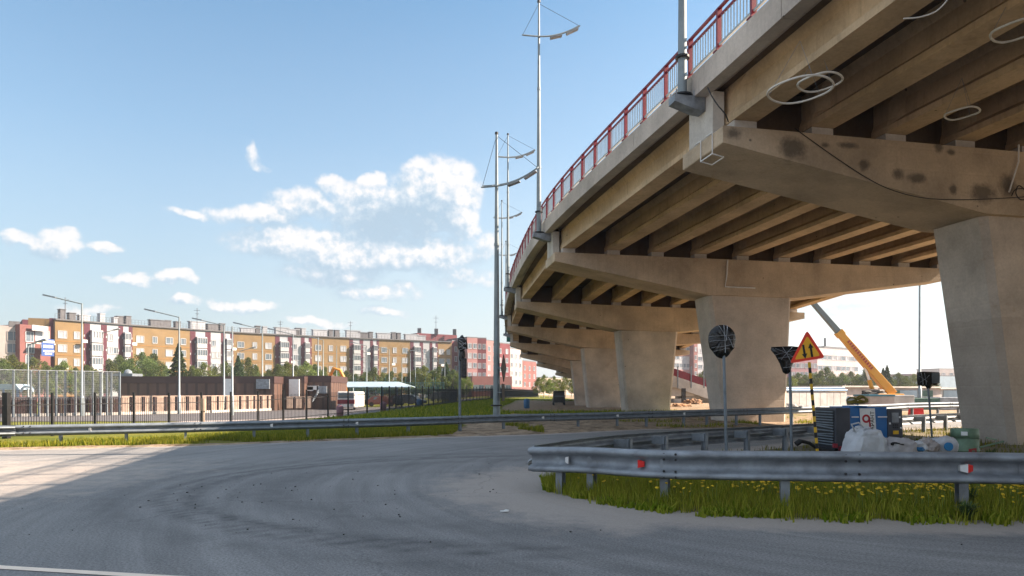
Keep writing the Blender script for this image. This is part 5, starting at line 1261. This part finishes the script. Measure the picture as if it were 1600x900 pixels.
# vehicles and canopy
m_tyre = m_black
def car(px, d, col, label, L_=4.3, H_=1.5, rz=0, name='parked_car', van=False):
    b = P(px, d, 0); b.z = hz(b.x, b.y) + .03; t = thing(name, label, 'van' if van else 'car', tuple(b), None if van else 'cars in the car park'); M3 = Matrix.Rotation(rz, 3, 'Z')
    hw = .86; f = lambda x, y, z: b + M3 @ Vector((x, y, z))
    if van: side = [(-L_ / 2, .35), (L_ / 2, .35), (L_ / 2, .95), (L_ / 2 - .25, 1.15), (L_ / 2 - .9, H_ - .08), (L_ / 2 - 1.1, H_), (-L_ / 2 + .15, H_), (-L_ / 2, H_ - .2)]
    else: side = [(-L_ / 2, .3), (L_ / 2, .3), (L_ / 2, .72), (L_ / 2 - .9, .92), (L_ / 2 - 1.5, H_ - .05), (-.2, H_), (-L_ / 2 + .9, H_ - .07), (-L_ / 2 + .25, .98), (-L_ / 2, .88)]
    mb = MB(); loops = []
    for y, s in ((-hw, .0), (-hw + .06, 1), (hw - .06, 1), (hw, .0)):
        loops.append([f(x * (1 - .02 * (1 - s)), y * (1 if z < 1 else .9), z - (0 if s else .02 if z > 1 else 0)) for x, z in side])
    mb.loft(loops); mb.build('body', mat('paint_' + label.split()[0] + name, col, .3, .2, .05, 1), t, bevel=.04)
    g_ = MB()
    for sy in (-1, 1):
        y = sy * (hw * .93 + .02)
        if van: xs = [(-L_ / 2 + .3, -.3), (-.2, L_ / 2 - 1.1)]; 
        else: xs = [(-L_ / 2 + 1.0, -.25), (-.15, L_ / 2 - 1.6)]
        for x0, x1 in xs: g_.add([f(x0, y, .98), f(x1, y, .98), f(x1 - .08, y * .97, H_ - .2), f(x0 + .1, y * .97, H_ - .2)], [(0, 1, 2, 3)])
    if van: g_.add([f(-L_ / 2 - .01, -.68, 1.15), f(-L_ / 2 - .01, .68, 1.15), f(-L_ / 2 + .02, .6, H_ - .25), f(-L_ / 2 + .02, -.6, H_ - .25)], [(0, 1, 2, 3)])
    g_.build('windows', m_glass, t)
    for x in (-L_ / 2 + .75, L_ / 2 - .8):
        for y in (-hw + .1, hw - .1): c = f(x, y, .31); dd = M3 @ Vector((0, .1, 0)); MB().tube([c - dd, c + dd], .31, 16).build('wheel', m_tyre, t)
    return t
car(873, 98, (.035, .037, .04), 'black van driving away on the dirt track beside the bridge', 4.6, 2.0, R(88), 'black_van', True)
for k, (px, d, c_, l_) in enumerate(((640, 92, (.03, .035, .04), 'black car parked at the end of the canopy'), (628, 104, (.10, .05, .045), 'maroon car parked under the canopy end'), (690, 112, (.12, .13, .15), 'grey car behind the picket fence, left of the wrapped signal'), (596, 96, (.13, .05, .04), 'dark brown car parked below the canopy'), (583, 110, (.5, .5, .5), 'silver car half hidden beneath the canopy'))): car(px, d, c_, l_, rz=R(8 * k - 10))
b = P(541, 80, 0); b.z = hz(b.x, b.y); t = thing('minibus', 'white minibus with a red band parked by the end of the brown building', 'bus', tuple(b))
MB().box(b + Vector((0, 2.5, 1.25)), (2.1, 5.2, 1.9)).build('body', m_white, t, bevel=.15)
MB().box(b + Vector((0, -.12, 1.0)), (2.0, .1, .5)).build('red_band', m_red, t); MB().box(b + Vector((0, -.12, 1.72)), (1.8, .08, .6)).build('windscreen', m_glass, t)
for x in (-.8, .8):
    MB().tube([b + Vector((x - .1, .8, .34)), b + Vector((x + .1, .8, .34))], .34, 14).build('wheel', m_tyre, t)
    MB().box(b + Vector((x * .9, -.16, .62)), (.3, .08, .2)).build('headlight', m_curt, t)
m_sky = mat('pale_blue_roof', (.28, .38, .46), .5, 0, .08, 1)
t = thing('canopy', 'long pale blue canopy roof on thin posts over the car park', 'canopy', tuple(P(580, 105, 0)))
x0, x1 = P(531, 105).x, P(620, 105).x; mb = MB(); mb.prism([(x0, 105, 2.15), (x1 + 2.2, 105, 2.15), (x1, 106.5, 2.95), (x0, 106.5, 2.95)], (0, 0, .15)); mb.prism([(x0, 110, 2.2), (x1 + 2.2, 110, 2.2), (x1, 106.5, 3.0), (x0, 106.5, 3.0)], (0, 0, .12)); mb.build('roof', m_sky, t)
for i in range(9):
    x = x0 + (x1 - x0) * i / 8; MB().bar((x, 105.3, -.4), (x, 105.3, 2.2), .12, .12).build('post', m_bb, t)
# blue-green mesh screens behind the canopy
t = thing('ball_court_net', 'teal mesh court fence between the canopy and the trees', 'fence', tuple(P(640, 122, 0))); mb = MB(); m_teal = mat('teal_mesh', (.05, .17, .19), .6)
for i in range(60): p = P(540 + i * 2.6, 122, 0); mb.bar(p + Vector((0, 0, -.3)), p + Vector((0, 0, 4.2 if i % 6 == 0 else 3.2)), .06, .06)
for z in (.5, 1.4, 2.3, 3.2): mb.bar(P(540, 122, z), P(694, 122, z), .05, .05)
mb.build('mesh', m_teal, t)
# playground house
b = P(14, 63, 0); b.z = hz(b.x, b.y); t = thing('play_house', 'small pale blue roofed play structure behind the dark board fence', 'playground', tuple(b)); zt = EYE + .7
MB().prism([b + Vector((-1.6, 0, zt - b.z - .5)), b + Vector((1.0, 0, zt - b.z - .5)), b + Vector((.6, 0, zt - b.z)), b + Vector((-1.0, 0, zt - b.z))], (0, 2, 0)).build('roof', m_sky, t)
for x in (-1.4, -.5, .8): MB().bar(b + Vector((x, 0, 0)), b + Vector((x, 0, zt - b.z - .45)), .14, .14).build('post', m_bb, t)
MB().tube([b + Vector((1.1 + .55 * (1 - math.cos(a)), 0, zt - b.z - .75 + .55 * math.sin(a))) for a in [math.pi * i / 10 for i in range(11)]], .1, 8).build('arch', m_sky, t)
# excavator arm over the shed end
b = P(528, 97, 0); b.z = 0; t = thing('excavator', 'orange excavator arm showing over the end of the brown building', 'excavator', tuple(b)); m_ex = mat('orange_machine', (.55, .22, .02), .5)
MB().box(b + Vector((-1.2, 0, 2.3)), (2.6, 2.4, 2.4)).build('cab', m_ex, t, bevel=.1); MB().box(b + Vector((-1.2, 0, .5)), (3.2, 2.4, 1.0)).build('track', m_black, t, bevel=.2)
MB().tube([b + Vector((-1.4, 0, 3.2)), b + Vector((-.6, 0, 4.9)), b + Vector((.3, 0, 4.6)), b + Vector((1.0, 0, 3.2)), b + Vector((1.1, 0, 1.6))], .24, 6).build('boom', m_ex, t)

# ---------------------------------------------------------------- background, right, between the piers
m_bluep = mat('pale_blue_pipe', (.22, .36, .55), .5); m_cw = mat('white_concrete_panel', (.42, .42, .42), .8, 0, .15, 1.2, .2)
t = thing('panel_wall', 'white concrete panel wall with a blue pipe along its top', 'wall', tuple(P(1270, 62, 0)))
a, b = P(1225, 60, 0), P(1322, 64, 0); e = (b - a).normalized(); rz = math.atan2(e.y, e.x); n = 9
for i in range(n):
    c = a.lerp(b, (i + .5) / n); MB().box(c + Vector((0, 0, .75)), ((b - a).length / n * .97, .16, 1.5 + .05), rz).build('panel', m_cw, t, bevel=.02)
MB().tube([a + Vector((0, -.1, 1.68)), b + Vector((0, -.1, 1.68))], .12, 10).tube([a + Vector((0, .35, 1.85)), b + Vector((0, .35, 1.9))], .1, 10).build('pipe', m_bluep, t)
m_gar = mat('garage_wall', (.40, .36, .35), .85, 0, .15, 1, .2); m_rust = mat('dark_green_door', (.03, .09, .07), .6)
t = thing('garage_row', 'low grey garages with a flat overhanging roof behind the crane', 'garage', tuple(P(1400, 76, 0)))
for px0, px1, d0, d1, yt, mm in ((1316, 1372, 74, 76, 605, m_gar), (1372, 1470, 78, 82, 606, m_gar), (1470, 1508, 82, 84, 608, m_cw), (1508, 1600, 84, 86, 608, m_gar)):
    z1 = EYE + (HZ - yt) / FPX * (d0 + d1) / 2; w_, e, n = block(t, P(px0, d0, 0), P(px1, d1, 0), 7, -.2, z1, mm); block(t, P(px0, d0 - .5, 0), P(px1, d1 - .5, 0), 8, z1, z1 + .16, m_lite, 'roof')
for px, d in ((1395, 78.4), (1412, 79.2), (1430, 79.8), (1447, 80.6), (1484, 82.2), (1498, 82.9)):
    MB().box(P(px, d, .75), (1.15 * 1.4, .12, 1.9), R(4)).build('garage_door', m_rust if px % 2 else m_sky, t)
t = thing('site_hut', 'low teal-topped grey site hut beside a white box below the crane', 'hut', tuple(P(1366, 52, 0)))
MB().box(P(1365, 54, .6), (1.9, 2.4, 1.2)).build('wall', m_gar, t); MB().box(P(1365, 54, 1.26), (2.0, 2.5, .14)).build('roof', mat('teal_roof', (.03, .17, .27), .5), t)
tag(MB().box(P(1402, 55, .62), (1.6, 2.0, 1.3)).build('white_box', m_cw, bevel=.04), 'plain white site box standing between the hut and the green shed', 'container')
tag(MB().box(P(1436, 58, .5), (2.4, 2.0, 1.0)).build('green_container', m_rust, bevel=.04), 'low dark green container behind the far rail', 'container')
tag(MB().box(P(1477, 58, .55), (2.2, 2.0, 1.05)).build('grey_container', m_galv_old, bevel=.04), 'low grey blue container beside the dark green one', 'container')
c = P(1434, 44, .38); mb = MB(); mb.prism([c + Vector((-.42, 0, -.38)), c + Vector((.42, 0, -.38)), c + Vector((.36, 0, .12)), c + Vector((-.36, 0, .12))], (0, .4, 0)); tag(mb.build('road_barrier', mat('bright_red_plastic', (.7, .015, .02), .4)), 'bright red plastic barrier beyond the generator', 'barrier')
# crane
D_ = 66.0; cb = P(1392, D_, 0); t = thing('mobile_crane', 'yellow telescopic mobile crane with its boom raised behind the piers', 'crane', tuple(cb))
m_cr = mat('crane_yellow', (.58, .28, .02), .45, 0, .06, 1); m_cg = mat('crane_grey', (.12, .15, .16), .5, 0, .08, 1)
p0, p1, p2, p3 = P(1394, D_, py=616), P(1312, D_, py=521), P(1265, D_, py=467), P(1232, D_, py=428)
def boombox(a, b, w0, w1, m, nm):
    e = (b - a).normalized(); u = Vector((-e.z, 0, e.x)); y = Vector((0, 1, 0)); f = lambda p, w: [p + u * w / 2 - y * w / 2.4, p - u * w / 2 - y * w / 2.4, p - u * w / 2 + y * w / 2.4, p + u * w / 2 + y * w / 2.4]
    mb = MB(); mb.loft([f(a, w0), f(b, w1)]); return mb.build(nm, m, t, bevel=.05)
boombox(p0, p1, .82, .62, m_cr, 'outer_boom'); boombox(p1, p2, .54, .46, m_cg, 'inner_boom'); boombox(p2, p3, .48, .44, m_cg, 'inner_boom')
e = (p1 - p0).normalized(); boombox(p1 - e * .3, p1 + e * .25, .76, .76, m_cr, 'collar'); boombox(p2 - e * .2, p2 + e * .25, .72, .72, m_cr, 'collar')
u = Vector((-e.z, 0, e.x)); mk = MB(); rb = random.Random(5)
for k in range(13): a = p0 + e * ((p1 - p0).length * .42 + k * .28); mk.prism([a - u * .0 + Vector((0, -.45, 0)) + u * .16, a + e * .17 + Vector((0, -.45, 0)) + u * .16, a + e * .17 + Vector((0, -.45, 0)) - u * .12, a + Vector((0, -.45, 0)) - u * .12], (0, .03, 0))
mk.build('boom_marking', mat('dull_red_print', (.35, .04, .03), .5), t)
c0, c1 = P(1351, D_, py=571), P(1364, D_, py=612); cm_ = c0.lerp(c1, .55); MB().tube([c0, cm_], .12, 10).build('piston_rod', m_white, t); MB().tube([cm_, c1], .2, 10).build('lift_cylinder', m_cr, t)
for k_, (c_, s_) in enumerate(((p0 + Vector((-.6, 0, -.5)), (2.6, 1.8, 1.1)),)): MB().box(c_, s_).build('turntable', m_cr, t, bevel=.08)
MB().box(P(1370, D_, .72), (8.5, 2.3, .7)).build('chassis', m_cg, t, bevel=.05); MB().box(P(1300, D_, 1.0), (1.7, 2.2, 1.3)).build('cab', m_cr, t, bevel=.15)
for x in (1312, 1332, 1396, 1416): MB().tube([P(x, D_ - 1.2, .5), P(x, D_ - .8, .5)], .5, 18).build('wheel', m_tyre, t)
MB().add(*lump(P(1365, D_ - .5, py=614), (1.2, .4, .35), 6, 3, .4)).build('cable_drum', m_black, t)
# buildings
bw = redblk(1277, 230, 1341, 246, 546, mat('rosy_white_facade', (.40, .36, .37), .85, 0, .06, .3), 'rosy white office block with wide dark window bands, beside the crane', wins=9, floors=4, w_w=2.6, fh=3.6, zoff=3.0)
block(bw, P(1288, 234, 0), P(1335, 246, 0), 8, EYE + 66 / FPX * 238, EYE + 70 / FPX * 238, m_roof, 'roof_box'); MB().bar(P(1289, 236, py=546), P(1289, 236, py=528), .5, .5).build('chimney', m_roof, bw)
redblk(1236, 226, 1277, 229, 560, mat('dusty_pink_facade', (.28, .15, .17), .85, 0, .06, .3), 'dusty pink block behind the wrapped triangle sign', wins=6, floors=4, w_w=1.4)
rw = redblk(1050, 240, 1084, 246, 536, m_wfac, 'white tower block with pink bands between the far piers', wins=6, floors=9, w_w=1.8, zoff=2.2)
for f in range(3): MB().prism([P(1050, 239.7, 20 - f * 5.8), P(1084, 245.7, 20 - f * 5.8), P(1084, 245.7, 21 - f * 5.8), P(1050, 239.7, 21 - f * 5.8)], (0, .3, 0)).build('pink_band', m_pink2, rw)
redblk(1084, 243, 1090, 244, 535, m_pink, 'narrow red strip block beside the white tower', wins=1, floors=8, w_w=1.0)
redblk(1090, 246, 1112, 250, 538, m_wfac, 'white block with dark window rows next to the red strip', wins=3, floors=8, w_w=2.4)
for k, (a, b, yt, d, m_, l_) in enumerate(((1424, 1470, 585, 330, m_pink2, 'far rosy block on the skyline behind the grey pole'), (1468, 1530, 577, 300, m_grey, 'far grey block on the skyline beside the nearest pier'), (1448, 1512, 588, 210, m_sky, 'long pale blue warehouse in front of the skyline'), (1395, 1428, 590, 320, m_grey, 'low far rooftops behind the crane boom'))):
    redblk(a, d, b, d + 6, yt, m_, l_, wins=5 if k != 2 else 1, floors=3 if k != 2 else 0, w_w=2)
# far ramp with red railing seen between piers
t = thing('ramp_bridge', 'pale concrete ramp with a red railing descending between the far piers', 'bridge', tuple(P(1080, 92, 0)))
a, b = P(1040, 92, py=583), P(1125, 92, py=612)
for nm, z0, z1, m_, y in (('deck_edge', -1.5, 0, m_lite, 0), ('railing', .05, 1.05, m_red, .1)): MB().prism([a + Vector((0, y, z0)), b + Vector((0, y, z0)), b + Vector((0, y, z1)), a + Vector((0, y, z1))], (0, 7 if nm == 'deck_edge' else .08, 0)).build(nm, m_, t)
MB().box(P(1086, 95, 1.1), (4.6, 4, 2.9)).build('abutment', m_lite, t); MB().box(P(1063, 94, 1.7), (3.0, 3, 1.5)).box(P(1063, 94, .2), (2.4, 3, .8)).build('bearing_wall', m_lite, t); MB().box(P(1068, 90, .8), (.5, .5, 2.4)).build('post', m_dark, t)
for px in (1059, 1080, 1100): MB().bar(P(px, 91.8, py=606), P(px, 91.8, py=572), .14, .14).build('light_pole', m_galv, t)
m_earth = mat('orange_earth', (.36, .22, .13), .95, 0, .25, 1.5, .5)
for px, d, s, l_ in ((1084, 84, (1.1, .9, .6), 'orange earth heap before the far abutment'), (1064, 70, (1.1, .8, .28), 'low earth heap between the far piers'), (1240, 50, (1.2, .8, .55), 'heap of broken white rubble beside the second pier')):
    q = P(px, d, 0); tag(MB().add(*lump(q, s, px, 4, .6, 1, 2.2), sm=False).build('earth_heap', m_earth if px != 1240 else m_cw), l_, 'heap')

# ---------------------------------------------------------------- trees
m_bark = mat('bark', (.16, .13, .10), .9, 0, .3, 3); m_birch = mat('pale_bark', (.38, .36, .32), .85, 0, .3, 4)
f_a = foliage('leaves_green', (.060, .085, .028), (.135, .165, .055), .3); f_b = foliage('leaves_yellow_green', (.09, .12, .03), (.20, .23, .07), .35); f_c = foliage('needles', (.035, .058, .025), (.075, .10, .04), .15)
def leaf_mesh(name, centres, radii, n, size, material, seed, conifer=False, Hh=7):
    g_ = np.random.default_rng(seed); pts_ = []; tones = []
    if conifer:
        z = g_.uniform(.06, 1, n) ** 1.0; tier = (z * 11) % 1; rr = (1 - z) ** .85 * Hh * .23 * (.65 + .5 * (1 - tier)); a = g_.uniform(0, 6.283, n); q = g_.uniform(.35, 1, n) ** .5
        pts_ = np.stack([rr * q * np.cos(a), rr * q * np.sin(a), z * Hh - .15 * rr * q], 1); tones = np.clip(g_.normal(.4, .25, n), 0, 1)
    else:
        idx = g_.integers(0, len(centres), n); C_ = np.array(centres)[idx]; R_ = np.array(radii)[idx]
        v = g_.normal(size=(n, 3)); v /= np.linalg.norm(v, axis=1, keepdims=True); r = g_.uniform(.25, 1.08, n) ** .55
        pts_ = C_ + v * (R_ * r[:, None]); lt = g_.uniform(-.15, .25, len(centres))[idx]; tones = np.clip(.42 + lt + g_.normal(0, .2, n), 0, 1)
    s = size * g_.uniform(.55, 1.25, n)
    A1 = g_.normal(size=(n, 3)); A1 /= np.linalg.norm(A1, axis=1, keepdims=True); B1 = np.cross(A1, g_.normal(size=(n, 3))); B1 /= np.linalg.norm(B1, axis=1, keepdims=True)
    V = np.stack([pts_ - A1 * s[:, None] * .5, pts_ + B1 * s[:, None] * .32, pts_ + A1 * s[:, None] * .55, pts_ - B1 * s[:, None] * .28], 1).reshape(-1, 3)
    me = bpy.data.meshes.new(name); me.vertices.add(n * 4); me.vertices.foreach_set('co', V.ravel()); me.loops.add(n * 4); me.loops.foreach_set('vertex_index', np.arange(n * 4, dtype=np.int32))
    me.polygons.add(n); me.polygons.foreach_set('loop_start', (np.arange(n) * 4).astype(np.int32)); me.update(calc_edges=True); me.materials.append(material)
    a = me.attributes.new('tone', 'FLOAT', 'POINT'); a.data.foreach_set('value', np.repeat(tones, 4)); me.validate(); return me
def make_tree(kind, seed, Hh=7.0):
    g_ = random.Random(seed); tr = MB(); con = kind == 'conifer'
    tr.tube([(0, 0, -.3), (.05, 0, Hh * .3), (-.05, .05, Hh * .6), (0, 0, Hh * .9)], [.16, .12, .07, .02], 8)
    cs, rs = [], []
    if not con:
        nb = 13
        for k in range(nb):
            a = g_.uniform(0, 6.28); h = Hh * (.28 + .62 * k / nb); R_ = Hh * .25 * math.sin(math.pi * min(1, (.25 + .72 * k / nb))) * g_.uniform(.6, 1.15); c = Vector((math.cos(a) * R_, math.sin(a) * R_, h + g_.uniform(-.2, .3)))
            tr.tube([(0, 0, h * .62), tuple(c * .6 + Vector((0, 0, h * .32))), tuple(c)], [.05, .03, .012], 5); cs.append(tuple(c)); s = Hh * g_.uniform(.085, .15); rs.append((s * 1.15, s * 1.15, s * .9))
        cs.append((0, 0, Hh * .93)); rs.append((Hh * .07, Hh * .07, Hh * .1)); cs.append((0, 0, Hh * .55)); rs.append((Hh * .16, Hh * .16, Hh * .25))
    return tr, cs, rs
protos = {}
for kind, seeds in (('leafy', (1, 2, 3, 4, 5, 6)), ('birch', (7, 8)), ('conifer', (9, 10))):
    for sd_ in seeds:
        tr, cs, rs = make_tree(kind, sd_); me = leaf_mesh('crown', cs, rs, 7500, .19, {'leafy': f_a, 'birch': f_b, 'conifer': f_c}[kind], sd_, kind == 'conifer'); protos.setdefault(kind, []).append((tr, me))
tmesh = {}
def tree(px, d, ytop, kind, label, group, wide=1.0, var=0, z0=None):
    b = P(px, d, 0); b.z = hz(b.x, b.y) if z0 is None else z0; h = EYE + (HZ - ytop) / FPX * d - b.z; s = h / 7.0
    tr, me = protos[kind][var % len(protos[kind])]
    nm = {'leafy': 'leafy_tree', 'birch': 'birch_tree', 'conifer': 'conifer_tree'}[kind]
    t = thing(nm, label, 'tree', (b.x, b.y, b.z), group); key = (kind, var % len(protos[kind]))
    if key not in tmesh: o_ = tr.build('trunk', m_birch if kind == 'birch' else m_bark, None); tmesh[key] = o_.data; bpy.data.objects.remove(o_)
    for n_, m_ in (('trunk', tmesh[key]), ('crown', me)): o_ = bpy.data.objects.new(n_, m_); COL.objects.link(o_); o_.parent = t
    t.scale = (s * wide, s * wide, s); t.rotation_euler = (0, 0, (px * 1.7) % 6.28); return t
row = [(4, 562, 1), (20, 556, 1.1), (36, 570, 1), (52, 560, 1), (70, 566, 1), (88, 572, 1), (100, 565, 1.1), (118, 575, 1), (135, 571, 1), (150, 578, 1), (170, 562, 1.1), (186, 556, 1.1), (203, 562, 1.2), (222, 552, 1.1), (240, 554, 1.2), (258, 572, 1), (300, 572, 1.1), (318, 568, 1.1), (336, 574, 1), (352, 566, 1),
       (388, 560, 1), (400, 573, 1), (420, 578, 1.2), (434, 570, 1.1), (448, 566, 1.0), (462, 572, 1), (478, 566, 1.1), (492, 570, 1), (508, 574, 1)]
for k, (px, yt, wd) in enumerate(row):
    tree(px, 108 + (k * 37 % 17), yt, 'birch' if k in (1, 3, 6, 9, 17, 24, 26) else 'leafy', f'{ORDN[k]} tree from the outer end of the row standing before the yellow apartment building', 'trees in front of the yellow building', wd * .95, k)
tree(279, 100, 537, 'conifer', 'tall pointed dark conifer beside the second street lamp', 'conifers before the yellow building', 1.25, 0); tree(372, 112, 556, 'conifer', 'small conifer behind the fourth street lamp', 'conifers before the yellow building', 1.3, 1)
for k, (px, yt, kd, wd) in enumerate([(527, 578, 'birch', 1), (541, 580, 'leafy', 1), (556, 585, 'leafy', 1), (570, 582, 'leafy', .9), (585, 575, 'leafy', 1.1), (598, 583, 'birch', 1), (612, 581, 'leafy', 1), (626, 583, 'birch', 1), (641, 582, 'leafy', 1), (652, 575, 'leafy', 1), (662, 572, 'birch', .9), (675, 580, 'leafy', 1), (686, 574, 'leafy', 1), (697, 566, 'conifer', 1.4), (708, 578, 'leafy', 1), (728, 588, 'birch', 1), (716, 588, 'leafy', 1)]):
    tree(px, 130 + (k * 23 % 15), yt, kd, f'{ORDN[k]} tree from the shed end of the row behind the canopy and court fence', 'trees behind the canopy', wd * 1.1, k)
for k, (px, yt) in enumerate([(842, 590), (850, 586), (858, 592), (866, 588), (875, 593), (884, 587), (893, 592), (902, 588)]):
    tree(px, 165 + k * 3, yt, 'birch', f'{ORDN[k]} pale green tree at the far end of the field under the bridge', 'trees under the far bridge end', 1.0, k)
for k, (px, yt) in enumerate([(1236, 588), (1247, 583), (1258, 586), (1270, 584), (1283, 580), (1292, 574), (1303, 586), (1316, 583), (1330, 581), (1340, 585), (1352, 577), (1366, 580), (1378, 586), (1404, 583), (1416, 588), (1428, 585), (1446, 592), (1458, 592), (1408, 592), (1392, 590), (1100, 580), (1094, 586)]):
    tree(px, 118 + (k * 29 % 22), yt, 'birch' if k % 3 == 0 else 'leafy', f'{ORDN[k]} leafy tree of the belt behind the garages and crane' if k < 20 else f'{ORDN[k-20]} green tree behind the ramp with red railing', 'trees behind the garages', 1.15, k, 0)
tree(1386, 112, 571, 'conifer', 'dark conifer rising just beside the crane boom', 'conifers behind the garages', 1.3, 0, 0); tree(1380, 116, 575, 'conifer', 'slightly shorter dark conifer next to the tallest one by the boom', 'conifers behind the garages', 1.3, 1, 0)

# remove empties that ended up without children (safety), keep transforms tidy
for o in list(bpy.data.objects):
    if o.type == 'EMPTY' and not o.children: bpy.data.objects.remove(o)

# ---------------------------------------------------------------- air
hm = bpy.data.materials.new('air'); hm.use_nodes = True; T = NT(hm.node_tree)
pv = T.n('ShaderNodeVolumePrincipled'); pv.inputs['Color'].default_value = (.80, .88, 1, 1); pv.inputs['Density'].default_value = .00045; pv.inputs['Anisotropy'].default_value = .3
o = T.n('ShaderNodeOutputMaterial'); T.l(pv.outputs[0], o.inputs['Volume'])
hb = MB().box((0, 250, 19), (1700, 1500, 48)).build('haze', hm); hb['kind'] = 'stuff'; tag(hb, 'thin pale summer haze filling the air over the whole place', 'haze')
